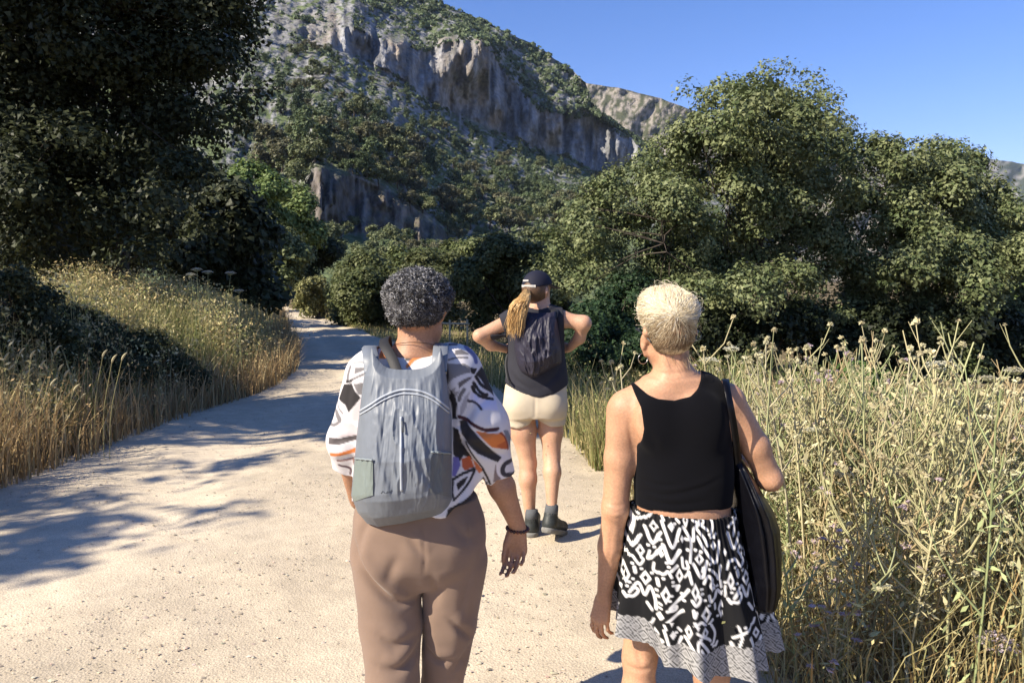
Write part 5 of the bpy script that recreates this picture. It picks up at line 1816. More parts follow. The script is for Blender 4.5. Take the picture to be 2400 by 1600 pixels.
def pack_uv(s, t):
    vtop = 866 - 52 * np.abs(s) ** 3.2
    vbot = np.interp(s, [-1, -.75, 0, .9, 1], [1226, 1234, 1226, 1207, 1196])
    v = vtop + t * (vbot - vtop)
    l, r_ = np.interp(v, lv, lu), np.interp(v, rv, ru)
    return l + (r_ - l) * (s + 1) / 2, v


def pack_depth(s, t, wr=True):
    prof = np.interp(t, [0, .06, .3, .6, .85, .95, 1.0], [.12, .40, .75, 1.0, .95, .72, .30])
    side = np.clip(1 - np.abs(s) ** 3.0, 0, 1) ** .55
    y = 2.150 - .125 * prof * side
    if wr:
        w = np.clip((1 - np.abs(s) ** 6), 0, 1)
        q = np.stack([s * 3.2 + .35 * np.sin(t * 5), t * 2.0], -1)
        wk = (1 - np.abs(fbm(q, 3, 61))) ** 3 - .35
        wk2 = (1 - np.abs(fbm(np.stack([s * 13 + t * 1.5, t * 3.2], -1), 2, 67))) ** 3 - .3
        dg = (1 - np.abs(fbm(np.stack([(s - t) * 7, (s + t) * 4], -1), 2, 71))) ** 3 - .3
        mid = smooth01(t, .05, .2) * (1 - smooth01(t, .74, .86))
        lowr_ = smooth01(t, .62, .72) * (1 - smooth01(t, .93, .98)) * smooth01(s, .1, .5)
        y = y - w * (mid * (.0095 * wk + .0018 * wk2) + lowr_ * .006 * dg + .003 * fbm(np.stack([s * 5, t * 8], -1), 3, 73))
    return y


def on_pack(u, v, out=.0):
    """Point on the pack's outer skin at picture position (u, v), lifted by out."""
    u, v = np.asarray(u, float), np.asarray(v, float)
    l, r_ = np.interp(v, lv, lu), np.interp(v, rv, ru)
    s = np.clip((u - l) / (r_ - l) * 2 - 1, -1, 1)
    vtop = 866 - 52 * np.abs(s) ** 3.2
    vbot = np.interp(s, [-1, -.75, 0, .9, 1], [1226, 1234, 1226, 1207, 1196])
    t = np.clip((v - vtop) / (vbot - vtop), 0, 1)
    y = pack_depth(s, t) - out
    return np.stack([P(a, b, c) for a, b, c in zip(np.ravel(u), np.ravel(v), np.ravel(y))])


def P_arr(u, v, d):
    a, b = (u - CX) / FOC, (CY - v) / FOC
    s, c = math.sin(PITCH), math.cos(PITCH)
    k = d / (c + b * s)
    return np.stack([a * k, d, CAM_Z + (-s + b * c) * k], -1)


PK = thing('backpack', 'slate grey packable backpack worn by the woman with curly grey hair', 'backpack', P(945, 1233, 2.1))
ss = np.linspace(-1, 1, 130); ts = np.linspace(0, 1, 190)
T_, S_g = np.meshgrid(ts, ss, indexing='ij')
u, v = pack_uv(S_g, T_)
y = pack_depth(S_g, T_)
Vb = P_arr(u, v, y).reshape(-1, 3)
base_c = np.array([.148, .165, .190])
colp = np.tile(base_c, (len(Vb), 1))
uf, vf = u.ravel(), v.ravel()
botm = vf > np.interp(uf, [822, 880, 1005, 1060], [1172, 1160, 1152, 1166])
colp[botm] *= .90
mb = MB(); mb.add(Vb, grid_faces(len(ts), len(ss))[:, ::-1], colp)
# front panel against her back and the rim between
Vf = P_arr(u[::8, ::6], v[::8, ::6], np.full_like(u[::8, ::6], 2.155)).reshape(-1, 3)
mb.add(Vf, grid_faces(u[::8, ::6].shape[0], u[::8, ::6].shape[1]), base_c * .8)
rim = np.concatenate([np.stack([u[0], v[0], y[0]], -1), np.stack([u[:, -1], v[:, -1], y[:, -1]], -1), np.stack([u[-1, ::-1], v[-1, ::-1], y[-1, ::-1]], -1), np.stack([u[::-1, 0], v[::-1, 0], y[::-1, 0]], -1)])
A = P_arr(rim[:, 0], rim[:, 1], rim[:, 2]); B = P_arr(rim[:, 0], rim[:, 1], np.full(len(rim), 2.157))
mb.add(np.concatenate([A, B]), grid_faces(2, len(rim), True)[:, ::-1], base_c)
pack_o = mb.build('bag_body', M_PACK, PK)


def seam(name, pts, rad, mat, parent, out=.002, n=40, col=(.3, .32, .34), sides=6):
    p = spline(np.c_[np.array(pts, float), np.zeros(len(pts))], n)[:, :2]
    mb = MB(); mb.add(*tube(on_pack(p[:, 0], p[:, 1], out), rad, sides), col=col)
    return mb.build(name, mat, parent)


ZC = (.36, .39, .43)
for dv, rr_ in ((0, .0036), (9, .0026)):
    seam('arch_zip', [(843, 963 + dv), (868, 948 + dv), (896, 930 + dv), (930, 916 + dv), (957, 913 + dv), (990, 918 + dv), (1020, 932 + dv), (1052, 958 + dv)], rr_, M_PACK, PK, .002, 60, ZC)
zo = seam('front_zip', [(940, 976), (940, 1030), (940, 1090), (941, 1150)], .0042, M_PACK, PK, .0015, 40, ZC)
p0 = on_pack([942], [985], .006)[0]; p1 = on_pack([944], [1012], .010)[0]
mb = MB(); mb.add(*tube([p0, (p0 + p1) / 2, p1], [.003, .0024, .0036], 6), col=(.08, .09, .1)); mb.build('zip_puller', M_PACK, zo)
mb = MB()
for a, b in [((893, 1156), (897, 1150)), ((897, 1150), (902, 1155)), ((904, 1155), (909, 1151)), ((910, 1154), (914, 1150)), ((914, 1154), (918, 1147))]:
    pp = np.linspace(a, b, 4); mb.add(*tube(on_pack(pp[:, 0], pp[:, 1], .001), .0008, 4), col=(.05, .06, .075))
mb.build('printed_mark', M_PACK, PK)
for nm, (ul, ur, vt0, vt1, vb0, vb1), c in [('side_pocket', (831, 874, 1073, 1077, 1175, 1160), (.165, .195, .18)), ('side_pocket', (1012, 1058, 1058, 1061, 1152, 1166), (.105, .12, .13))]:
    f, g2_ = np.meshgrid(np.linspace(0, 1, 40), np.linspace(0, 1, 30), indexing='ij')
    left = ul < 900
    vv = (vt0 + (vt1 - vt0) * g2_) * (1 - f) + (vb0 + (vb1 - vb0) * g2_) * f
    l_e = np.interp(vv, lv, lu) + 1.5; r_e = np.interp(vv, rv, ru) - 1.5
    uu_ = (l_e + (ur - l_e) * g2_) if left else (ul - 3 * f + (r_e - ul + 3 * f) * g2_)
    Vp = on_pack(uu_, vv, .004) + 0
    wr_ = .004 * np.maximum(0, np.sin(g2_ * 22 + 2 * np.sin(f * 3))) * (1 - f) ** 2
    Vp[:, 1] -= wr_.ravel()
    pk = part(nm, Vp, grid_faces(40, 30)[:, ::-1], M_PACK, PK, True, np.tile(np.array(c), (len(Vp), 1)))
    mb = MB(); mb.add(*tube(Vp[:30] - [0, .002, 0], .0034, 6), col=(.20, .23, .24)); mb.build('elastic_hem', M_PACK, pk)
# shoulder straps
for (ua, va, ub, vb_, sx) in ((872, 858, 866, 818, -1), (1029, 856, 1034, 812, 1)):
    a = P(ua, va + 14, 2.145)
    sh = P(ub, vb_ - 3, 2.235)
    path = spline([a, P((ua + ub) / 2, (va + vb_) / 2 - 2, 2.168), sh, sh + [0, .085, -.012], sh + [sx * .012, .13, -.10], sh + [sx * .03, .135, -.24]], 26)
    V, F = ribbon(path, np.linspace(.046, .044, 26), .006, (1, 0, 0))
    mb = MB(); mb.add(V, F, base_c * 1.08); mb.build('shoulder_strap', M_PACK, PK)
# black strap of something she carries in front
ca, cb_ = P(931, 872, 2.135), P(900, 806, 2.215)
path = spline([ca, P(918, 838, 2.165), cb_, cb_ + [-.005, .07, .012], cb_ + [.0, .12, -.06], cb_ + [.05, .15, -.22]], 22)
V, F = ribbon(path, .031, .003, (1, 0, .35))
mb = MB(); mb.add(V, F)
o = mb.build('camera_strap', M_BLACK, None)
tag(o, 'black webbing strap crossing the back of the neck above the grey backpack', 'strap')
# ------------------------------------------------------------------ the blond woman with the black bag
DR = 2.36


def qR(u, v, dy=0.0): return P(u, v, DR + dy)


fr = P(1590, 700, DR); fr[2] = .03
WR = thing('person', 'woman with short blond hair, black tank top and black and white skirt', 'person', fr)
yawR = math.radians(-9)
hcR = qR(1567, 770, .0)
armsR = [('rc', qR(1458, 965), qR(1451, 1075), .051, .046, .03), ('rc', qR(1451, 1075), qR(1442, 1190), .046, .042, .02), ('rc', qR(1442, 1190), qR(1430, 1280, .02), .0415, .038, .02), ('rc', qR(1430, 1280, .02), qR(1417, 1390, .045), .038, .0255, .02),
         ('ell', qR(1440, 1196, -.018), (.030, .026, .026), 0, .02),
         ('rc', qR(1712, 948), qR(1770, 1045), .050, .044, .03), ('rc', qR(1770, 1045), qR(1802, 1118, .01), .044, .040, .02), ('rc', qR(1802, 1118, .01), qR(1778, 1098, .20), .040, .027, .02),
         ('ell', qR(1810, 1128, -.01), (.028, .026, .026), 0, .02)]
torsoR = [('loft', [(qR(0, v)[2], qR(u, v)[0], DR + cy, a, b) for v, u, cy, a, b in [(890, 1582, .0, .075, .06), (925, 1585, 0, .125, .08), (975, 1592, 0, .152, .098), (1050, 1600, 0, .154, .105), (1120, 1602, 0, .156, .108), (1190, 1600, 0, .150, .108), (1260, 1604, 0, .168, .12), (1350, 1608, 0, .18, .125)]], .03, 2.25),
          ('rc', qR(1580, 893, .005), qR(1470, 945, .0), .047, .047, .05), ('rc', qR(1580, 893, .005), qR(1702, 930, .0), .047, .047, .05),
          ('ell', qR(1535, 985, -.075), (.055, .025, .075), 0, .05), ('ell', qR(1645, 985, -.075), (.055, .025, .075), 0, .05)]
legsR = [('rc', qR(1530, 1340, .02), qR(1499, 1540, .0), .088, .056, .04), ('rc', qR(1499, 1540, .0), qR(1497, 1620, -.01), .054, .052, .02), ('rc', qR(1497, 1620, -.01), P(1500, 1790, 2.34), .053, .034, .03),
         ('rc', qR(1668, 1340, .02), qR(1667, 1570, .03), .090, .062, .04), ('rc', qR(1667, 1570, .03), qR(1664, 1650, .04), .058, .054, .02), ('rc', qR(1664, 1650, .04), P(1655, 1760, 2.48), .054, .034, .03)]
neckR = [('rc', qR(1572, 800, .0), qR(1579, 895, .0), .050, .056, .03), ('rc', qR(1560, 830, -.035), qR(1562, 890, -.04), .014, .012, .02), ('rc', qR(1592, 830, -.035), qR(1597, 890, -.04), .014, .012, .02)]
bodyR = torsoR + neckR + head_prims(hcR, yawR, .97) + [('ell', qR(1509, 802, .002), (.012, .020, .030), .35, .006), ('ell', qR(1513, 826, .006), (.009, .012, .016), .3, .006), ('ell', qR(1503, 802, -.012), (.006, .012, .020), .35, .006, 'sub')] + armsR + legsR
bodyR += hand_prims(qR(1416, 1397, .048), (-.16, .10, -1), (-.75, -.66, 0), (-.66, .75, 0), 1.04, (.22, .36, .30), .05, .35)
bodyR += hand_prims(qR(1777, 1096, .205), (-.35, .8, .3), (.6, -.2, .75), (-.7, -.2, .6), 1.0, (.6, .9, .6), .02, .4)


def post_bodyR(V, F):
    N_ = vnormals(V, F)
    for pts, dp, wd in [([(1520, 868), (1560, 874), (1625, 868)], .0025, 3), ([(1528, 884), (1575, 890), (1618, 884)], .002, 3), ([(1472, 985), (1478, 1020), (1486, 1052)], .004, 4), ([(1420, 1180), (1445, 1187), (1468, 1182)], .003, 4), ([(1420, 1194), (1445, 1200), (1466, 1194)], .003, 4), ([(1430, 1212), (1445, 1216), (1460, 1210)], .0025, 4),
                        ([(1440, 1230), (1432, 1290), (1424, 1350)], .002, 4), ([(1488, 1500), (1496, 1530), (1500, 1560)], .006, 7), ([(1462, 1560), (1500, 1566), (1535, 1560)], .006, 6)]:
        V = crease(V, N_, DR - .05, pts, dp, wd, .5)
    return V


build('body', bodyR, .0056, M_SKIN_R, WR, 0, None, 2, post_bodyR)

# tank top
M_TANK = plain_mat('black_jersey', (.0035, .0035, .005), .9, .08, (500, .15, .001), sheen=.04)


def uv_flat(x, z, d):
    s, c = math.sin(PITCH), math.cos(PITCH)
    dep = d * c - (z - CAM_Z) * s
    return CX + FOC * x / dep, CY - FOC * (d * s + (z - CAM_Z) * c) / dep


def cut_tank(x, y, z):
    u, v = uv_flat(x, z, np.interp(np.abs(x - .535), [.07, .155], [DR - .108, DR - .04]))
    u, v = u + 0 * y, v + 0 * y
    v = v + 0 * u
    la = np.interp(v, [890, 918, 950, 1000, 1035, 1058, 1062], [1482, 1486, 1498, 1505, 1500, 1484, 1300])
    ra = np.interp(v, [880, 893, 950, 1020, 1056, 1066], [1693, 1697, 1706, 1714, 1724, 1900])
    sc = np.interp(u, [1480, 1503, 1520, 1545, 1585, 1622, 1642, 1656, 1680], [890, 911, 925, 936, 941, 932, 915, 888, 860])
    hem = np.interp(u, [1480, 1530, 1589, 1650, 1715], [1190, 1198, 1201, 1196, 1184])
    px = DR / FOC
    return np.maximum(np.maximum((la - u) * px, (u - ra) * px), np.maximum((sc - v) * px, (v - hem) * px))


def post_tank(V, F):
    N_ = vnormals(V, F)
    for pts, dp, wd in [([(1500, 1150), (1560, 1158), (1640, 1140), (1690, 1120)], .004, 5), ([(1490, 1172), (1570, 1180), (1660, 1170)], .004, 5), ([(1505, 1128), (1545, 1136), (1590, 1134)], .003, 5), ([(1512, 1010), (1530, 1030), (1540, 1060)], .003, 8)]:
        V = crease(V, N_, DR - .1, pts, dp, wd, .9)
    return V


build('tank_top', torsoR, .0048, M_TANK, WR, .0055, cut_tank, 1, post_tank)

# printed skirt: a gathered, flaring tube with a border print
o8, s8 = (1430, 1200), .2551
SKW, SKB = (.70, .69, .67), (.012, .012, .013)


def z8(pts): return img(o8, s8, pts)


def dia(cx, cy, rx, ry, w=26, hole=True):
    pts = [(cx, cy - ry), (cx + rx, cy), (cx, cy + ry), (cx - rx, cy)]
    s = [('poly', z8(pts), SKW)]
    if hole: s.append(('poly', z8([(cx + (x - cx) * .42, cy + (y_ - cy) * .42) for x, y_ in pts]), SKB))
    return s


SK = []
for a in [(480, 215, 48, 62), (385, 775, 62, 82), (180, 768, 46, 100), (725, 690, 42, 80), (578, 905, 52, 100), (940, 512, 48, 62), (1004, 1090, 64, 88), (1190, 1070, 40, 100), (810, 120, 34, 80), (985, 130, 40, 62), (335, 490, 50, 70), (885, 850, 44, 96), (1080, 800, 36, 60)]:
    SK += dia(*a)
for a in [(1108, 385, 34, 50), (655, 190, 36, 50), (765, 310, 20, 40), (525, 1150, 36, 50), (130, 470, 20, 40), (540, 480, 26, 44), (640, 60, 22, 40), (900, 60, 22, 40)]:
    SK += dia(*a, hole=False)
for pts, w in [([(390, 230), (462, 390), (545, 270)], 30), ([(185, 290), (245, 450), (345, 330)], 30), ([(560, 150), (655, 400), (745, 210)], 26), ([(565, 390), (630, 550), (735, 430)], 32), ([(780, 190), (880, 330), (905, 200), (1000, 300), (1040, 380)], 24), ([(870, 560), (960, 700), (1020, 540)], 28),
               ([(930, 290), (1010, 430), (1130, 560), (1180, 350)], 24), ([(190, 570), (250, 560), (320, 640), (365, 590), (345, 560)], 24), ([(470, 600), (470, 680), (560, 680), (600, 650), (640, 710)], 26), ([(800, 310), (860, 340), (840, 540)], 24), ([(755, 500), (765, 600), (815, 600), (800, 540)], 22),
               ([(640, 640), (700, 590)], 30), ([(200, 990), (260, 990), (310, 930), (270, 900), (215, 950), (310, 840), (375, 960), (430, 860), (480, 980), (490, 1090)], 26), ([(590, 1080), (680, 1060), (690, 1020), (620, 1050), (740, 930), (815, 830)], 26), ([(580, 1210), (700, 1110), (760, 1060)], 26),
               ([(850, 940), (890, 985), (940, 930), (920, 890)], 28), ([(980, 760), (1030, 690), (1080, 740), (1060, 800), (1100, 830)], 28), ([(1040, 900), (1060, 960), (1110, 930), (1140, 860), (1190, 900)], 28), ([(1080, 640), (1130, 690), (1160, 740), (1180, 600)], 24),
               ([(270, 680), (280, 730)], 34), ([(500, 760), (510, 820)], 30), ([(860, 1040), (870, 1100), (890, 1060)], 30), ([(1110, 1000), (1115, 1050)], 24), ([(690, 800), (700, 850), (720, 800)], 24), ([(430, 480), (410, 560), (470, 520), (545, 420)], 26), ([(250, 100), (290, 200), (260, 330)], 22),
               ([(200, 230), (330, 160), (440, 110), (470, 60)], 24), ([(1060, 60), (1110, 160), (1090, 260)], 24), ([(890, 120), (1020, 200), (1050, 230)], 22), ([(1180, 760), (1190, 830)], 22), ([(140, 640), (170, 560)], 22), ([(120, 820), (120, 930)], 20), ([(820, 640), (850, 760)], 26), ([(780, 700), (820, 650)], 20),
               ([(150, 960), (180, 1000)], 30), ([(1240, 830), (1260, 960)], 22), ([(400, 1040), (450, 1110)], 26), ([(840, 1220), (940, 1160), (1010, 1210), (1080, 1160)], 24), ([(560, 90), (580, 130)], 22), ([(710, 110), (740, 140)], 22), ([(960, 640), (975, 600)], 18), ([(1140, 270), (1120, 300)], 26)]:
    SK.append(('line', z8(pts), w * s8 * 1.2, SKW))
for (x, y_) in [(250, 640), (345, 685), (450, 710), (255, 805), (215, 845), (190, 890), (120, 780), (495, 880), (505, 940), (525, 1015), (525, 1060), (555, 730), (655, 760), (660, 800), (640, 910), (620, 965), (960, 870), (955, 820), (990, 940), (1040, 1000), (870, 1165), (840, 1215), (1060, 565), (1050, 620), (1070, 270), (1090, 300), (1140, 810), (1150, 1140), (1210, 880), (750, 880), (770, 950), (420, 420), (480, 430), (540, 340), (710, 330), (820, 420), (905, 420), (960, 440), (1000, 590), (330, 110), (400, 140), (690, 160), (930, 180), (590, 560), (610, 600)]:
    SK.append(('line', z8([(x - 6, y_), (x + 6, y_)]), 27 * s8, SKW))

nA, nZ = 500, 145
th = np.linspace(0, 2 * math.pi, nA, endpoint=False)
rowv = np.linspace(0, 1, nZ)
Vs = np.zeros((nZ, nA, 3)); flare = np.zeros((nZ, nA))
# seen widths: (t, left u, right u) from waist to hem
wt = np.array([0, .08, .2, .4, .6, .8, 1.0]); wl = np.array([1478, 1475, 1468, 1455, 1447, 1443, 1446.]); wrr = np.array([1721, 1726, 1738, 1758, 1776, 1794, 1802.])
for i, t in enumerate(rowv):
    v_mid = 1206 + t * (1556 - 1206)
    l, r_ = np.interp(t, wt, wl), np.interp(t, wt, wrr)
    cx = (P(l, v_mid, DR)[0] + P(r_, v_mid, DR)[0]) / 2
    a = (P(r_, v_mid, DR)[0] - P(l, v_mid, DR)[0]) / 2
    b = np.interp(t, [0, .3, 1], [.124, .160, .180])
    fold = t ** 1.3 * (.020 * np.sin(7 * th + 1.2) + .014 * np.sin(12 * th + .4 + 1.5 * t) + .008 * np.sin(19 * th + 2)) + (1 - t) ** 2 * .0035 * np.sin(58 * th + 3 * np.sin(5 * th)) + .004 * np.sin(th * 9 + 4 * t)
    rr_ = 1 + fold / .17
    x = cx + a * np.cos(th) * rr_
    y = DR + b * np.sin(th) * rr_ + .01 * t
    d_back = np.where(np.sin(th) < 0, y, DR)
    Vs[i, :, 0] = x; Vs[i, :, 1] = y
    # hem line, uneven in height round the body
    uu_ = CX + FOC * x / d_back
    vh = np.interp(uu_, [1440, 1460, 1500, 1535, 1560, 1600, 1640, 1690, 1730, 1770, 1805], [1512, 1516, 1508, 1520, 1562, 1556, 1582, 1588, 1576, 1540, 1514])
    ztop = P(1600, 1212, DR - .11)[2] - .010 * np.cos(th)
    zh = np.array([P(1600, q, DR - .14)[2] for q in np.interp(np.arange(nA), np.arange(nA), vh)]) if i == 0 else zh_keep
    if i == 0: zh_keep = zh; zt_keep = ztop
    Vs[i, :, 2] = zt_keep + (zh_keep - zt_keep) * t
Vs[..., 2] += .004 * np.sin(th * 21)[None, :] * (rowv ** 6)[:, None]
Vf_ = Vs.reshape(-1, 3)
# the print follows the cloth: flat pattern coordinates are arc length round the body and height down it
u_, v_ = to_px(Vf_, DR - .13)
u_p = 1454 + np.mod((u_ - 1454) / .84, 284)
v_p = 1214 + np.mod((v_ - 1206) / .84, 292)
colS = paint(np.tile(np.array(SKB), (len(Vf_), 1)), u_p, v_p, SK, 1.5)
T2 = np.repeat(rowv, nA)
hem_d = (zh_keep[None, :].repeat(nZ, 0).ravel() - Vf_[:, 2]) * -1
bw = np.interp(np.cos(np.tile(th, nZ)), [-1, -.2, .2, 1], [.080, .075, .098, .105])
band = hem_d < bw + .004 * np.sin(np.tile(th, nZ) * 10)
U = u_ * 1.0; W_ = hem_d * FOC / (DR - .13)
pa, pb = (U + W_ * 1.0) / 36, (U - W_ * 1.0) / 36
fa, fb = np.abs((pa % 1) - .5) * 2, np.abs((pb % 1) - .5) * 2
box = np.maximum(fa, fb)
bc = np.where(box > .84, .34, np.where(box > .62, .085, np.where(box > .38, .36, .24)))
colS = np.where(band[:, None], bc[:, None] * np.array([1, .98, .96]), colS)
M_SKIRT = attr_mat('printed_skirt_cloth', .8, .15, (500, .12, .001), translucent=.06)
sk = part('skirt', Vf_, grid_faces(nZ, nA, True), M_SKIRT, WR, True, colS)

for (u, d) in ((1500, 2.33), (1655, 2.46)):
    a = P(u, 1700, d); a[2] = .075
    build('shoe', [('rc', a + [0, -.03, 0], a + [0, .02, 0], .040, .043, .02), ('rc', a + [0, .02, -.01], a + [.01, .17, -.025], .042, .032, .02), ('rc', a + [0, -.04, -.035], a + [.01, .17, -.04], .034, .034, .01)], .006, M_SHOE, WR, 0, lambda x, y, z: .035 - z + 0 * x + 0 * y)

# hair: pale swept-up crop, strands running out from a whorl at the back
hR = qR(1564, 735, -.002)
rR = np.array([.095, .108, .088])
M_HAIRBASE_R = plain_mat('blond_hair', (.60, .49, .31), .5, .4, (120, .7, .003), .25, 40)
capR = [('ell', hR, rR * .95, yawR, 0), ('ell', qR(1576, 778, -.024), (.070, .072, .060), yawR, .03), ('ell', qR(1608, 722, -.066), (.042, .038, .042), 0, .03), ('ell', qR(1548, 706, .0), (.062, .08, .042), 0, .04), ('ell', qR(1575, 808, -.040), (.050, .035, .030), 0, .03)]
hair_r = build('hair', capR, .005, M_HAIRBASE_R, WR)
r = np.random.default_rng(301)
Fld = Field(*bbox(capR, .05), .005).prims(capR)


def snap(p, lift):
    """Push points to the skin of the hair volume, plus lift."""
    for _ in range(4):
        g = (p - Fld.lo) / Fld.h
        i = np.clip(np.round(g).astype(int), 1, np.array(Fld.n) - 2)
        D = Fld.D
        gr = np.stack([D[i[..., 0] + 1, i[..., 1], i[..., 2]] - D[i[..., 0] - 1, i[..., 1], i[..., 2]], D[i[..., 0], i[..., 1] + 1, i[..., 2]] - D[i[..., 0], i[..., 1] - 1, i[..., 2]], D[i[..., 0], i[..., 1], i[..., 2] + 1] - D[i[..., 0], i[..., 1], i[..., 2] - 1]], -1)
        gr /= np.linalg.norm(gr, axis=-1, keepdims=True) + 1e-6
        p = p - gr * (np.clip(D[i[..., 0], i[..., 1], i[..., 2]], -.03, .03) - lift)[..., None]
    return p


whorl = qR(1582, 738, -.105)
n = 5600
pole = (whorl - hR); pole /= np.linalg.norm(pole)
e1 = np.cross(pole, [0, 0, 1.0]); e1 /= np.linalg.norm(e1); e2 = np.cross(pole, e1)
ph = r.random(n) * 6.283
t0 = .02 + 1.3 * r.random(n) ** 1.0
ln = .7 + .8 * r.random(n)
k = 6
tt = t0[:, None] + ln[:, None] * np.linspace(0, 1, k)[None]
ph = ph + .16 * np.sin(ph * 9 + 1) + .09 * np.sin(ph * 23)
bend = ph[:, None] + (.45 * np.sin(2 * ph + .6))[:, None] * tt + r.normal(0, .08, (n, 1)) * tt + .05 * np.sin(tt * 6 + ph[:, None] * 5)
pj = pole[None] + r.normal(0, .07, (n, 3)); pj /= np.linalg.norm(pj, axis=1, keepdims=True)
dirs = np.cos(tt)[..., None] * pj[:, None] + np.sin(tt)[..., None] * (np.cos(bend)[..., None] * e1 + np.sin(bend)[..., None] * e2)
lift = (.0002 + .0014 * r.random((n, 1)) ** 2) * np.ones((1, k)) + .0025 * (r.random((n, 1)) ** 5) * np.linspace(0, 1, k)[None] ** 2
pts = snap(hR + dirs * .11, lift)
endp = pts[:, -1]
faceR = np.array([math.sin(yawR), math.cos(yawR), 0])
ok = ((endp - hR) @ faceR < .065) & (endp[:, 2] > qR(1570, 826)[2]) & ~((endp[:, 2] < qR(0, 785)[2]) & (np.abs(endp[:, 0] - hR[0]) > .072))
pts = pts[ok]; n = len(pts)
zrel = (pts[:, 3, 2] - qR(0, 829)[2]) / (qR(0, 672)[2] - qR(0, 829)[2])
brt = smooth01(zrel + r.normal(0, .14, n), .05, .65)[:, None]
cols = np.array([.21, .135, .075]) * (1 - brt) + np.array([.72, .61, .41]) * brt
lock = noise(pts[:, 3] * np.array([70, 70, 45]), 77)
cols = cols * (1 + .30 * lock[:, None]) * (1 + r.normal(0, .12, (n, 1))).clip(.5, 1.4)
wht = (r.random(n) < .22) & (zrel > .35)
cols[wht] = np.array([.78, .75, .66])
V, F, C = strand_tubes(pts, .00042 + .0004 * r.random(n), cols)
o = part('strands', V, F, M_HAIR, hair_r, True, C); o['kind'] = 'stuff'
# flyaway strands and the tousled tuft over the whorl
n = 150
ph = r.random(n) * 6.283; t0 = .1 + 1.2 * r.random(n)
tt = t0[:, None] + (.4 + .5 * r.random((n, 1))) * np.linspace(0, 1, 9)[None]
bend = ph[:, None] + r.normal(0, .5, (n, 1)) * tt
dirs = np.cos(tt)[..., None] * pole + np.sin(tt)[..., None] * (np.cos(bend)[..., None] * e1 + np.sin(bend)[..., None] * e2)
pts = snap(hR + dirs * .11, (.002 + .016 * r.random((n, 1)) ** 1.5) * np.sin(np.linspace(0.2, 2.6, 9))[None])
ok = (pts[:, :, 2].min(1) > qR(1570, 800)[2]) & ((pts[:, -1] - hR) @ faceR < .06)
pts = pts[ok]; n = len(pts)
V, F, C = strand_tubes(pts, np.full(n, .00045), np.array([.70, .62, .46]) * (1 + r.normal(0, .15, (n, 1))))
o = part('flyaway_strands', V, F, M_HAIR, hair_r, True, C); o['kind'] = 'stuff'
# loose wisps at the nape
n = 46
st_ = qR(1590, 826, -.045) + r.normal(0, 1, (n, 3)) * np.array([.024, .006, .006])
q = np.linspace(0, 1, 7)[None, :, None]
pts = st_[:, None] + q * (np.array([.020, -.012, -.055]) + r.normal(0, .012, (n, 1, 3))) + np.sin(q * 3.1) * r.normal(0, .006, (n, 1, 3))
V, F, C = strand_tubes(pts, np.full(n, .0006), np.tile(np.array([.34, .24, .14]), (n, 1)))
o = part('nape_wisps', V, F, M_HAIR, hair_r, True, C); o['kind'] = 'stuff'

# spectacles, hoop earring
M_FRAME = plain_mat('dark_frame', (.02, .02, .022), .35, .5)
mb = MB()
earx = qR(1505, 800, -.005)
mb.add(*tube(spline([qR(1527, 804, -.045), qR(1512, 786, -.02), qR(1498, 775, .02), qR(1490, 771, .07), qR(1494, 770, .12)], 16), .0022, 6))
mb.add(*tube(spline([qR(1627, 804, -.03), qR(1634, 782, .0), qR(1636, 775, .05), qR(1630, 771, .12)], 12), .0022, 6))
mb.add(*tube(spline([qR(1494, 770, .12), qR(1530, 768, .125), qR(1562, 768, .13), qR(1595, 768, .127), qR(1630, 771, .12)], 16), .0022, 6))
mb.build('spectacles', M_FRAME, WR)
th_ = np.linspace(0, 6.283, 28)
e0 = qR(1507, 840, .0)
mb = MB(); mb.add(*tube(e0 + np.stack([.016 * np.sin(th_), .006 * np.sin(th_), .017 * np.cos(th_)], -1), .0012, 5, False), col=(.7, .65, .6)); mb.build('earring', M_METAL, WR)

# ------------------------------------------------------------------ her black tote bag
TB = thing('shoulder_bag', 'black soft tote bag hanging from the shoulder of the blond woman', 'bag', P(1780, 1425, 2.33))
nA2, nZ2 = 90, 90
th2 = np.linspace(0, 2 * math.pi, nA2, endpoint=False)
bl = np.array([(1066, 1724, 1738), (1090, 1722, 1756), (1130, 1727, 1778), (1165, 1731, 1797), (1200, 1735, 1818), (1240, 1739, 1832), (1300, 1745, 1834), (1380, 1752, 1828), (1412, 1757, 1818), (1428, 1768, 1806)], float)
rows = []
for v in np.linspace(1066, 1428, nZ2):
    l, r_ = np.interp(v, bl[:, 0], bl[:, 1]), np.interp(v, bl[:, 0], bl[:, 2])
    dB = 2.34
    a = P(l, v, dB - .03); b2 = P(r_, v, dB - .03)
    hx = max((b2[0] - a[0]) / 2, .002); cx = (a[0] + b2[0]) / 2
    t = (v - 1066) / (1428 - 1066)
    hy = np.interp(t, [0, .1, .3, .8, .95, 1], [.03, .08, .13, .165, .155, .11])
    se = lambda q, p: np.sign(q) * np.abs(q) ** p
    fold = 1 + .05 * np.sin(5 * th2 + 2.0 + 3 * t) * (1 - t) + .01 * np.sin(11 * th2 + 1) * (1 - t)
    x = cx + hx * se(np.cos(th2), .8) * fold
    y = dB + .05 + hy * se(np.sin(th2), .85) * fold
    fo = 1.6 * (.006 * np.exp(-((x - cx + hx * .35) / .007) ** 2) - .007 * np.exp(-((x - cx + hx * .08) / .006) ** 2) + .005 * np.exp(-((x - cx - hx * .15) / .007) ** 2))
    y = y - np.where(np.sin(th2) < 0, fo * np.interp(t, [0, .2, .6, 1], [.4, 1, .8, .2]), 0)
    rows.append(np.stack([x, y, np.full(nA2, a[2])], -1))
Vb = np.array(rows)
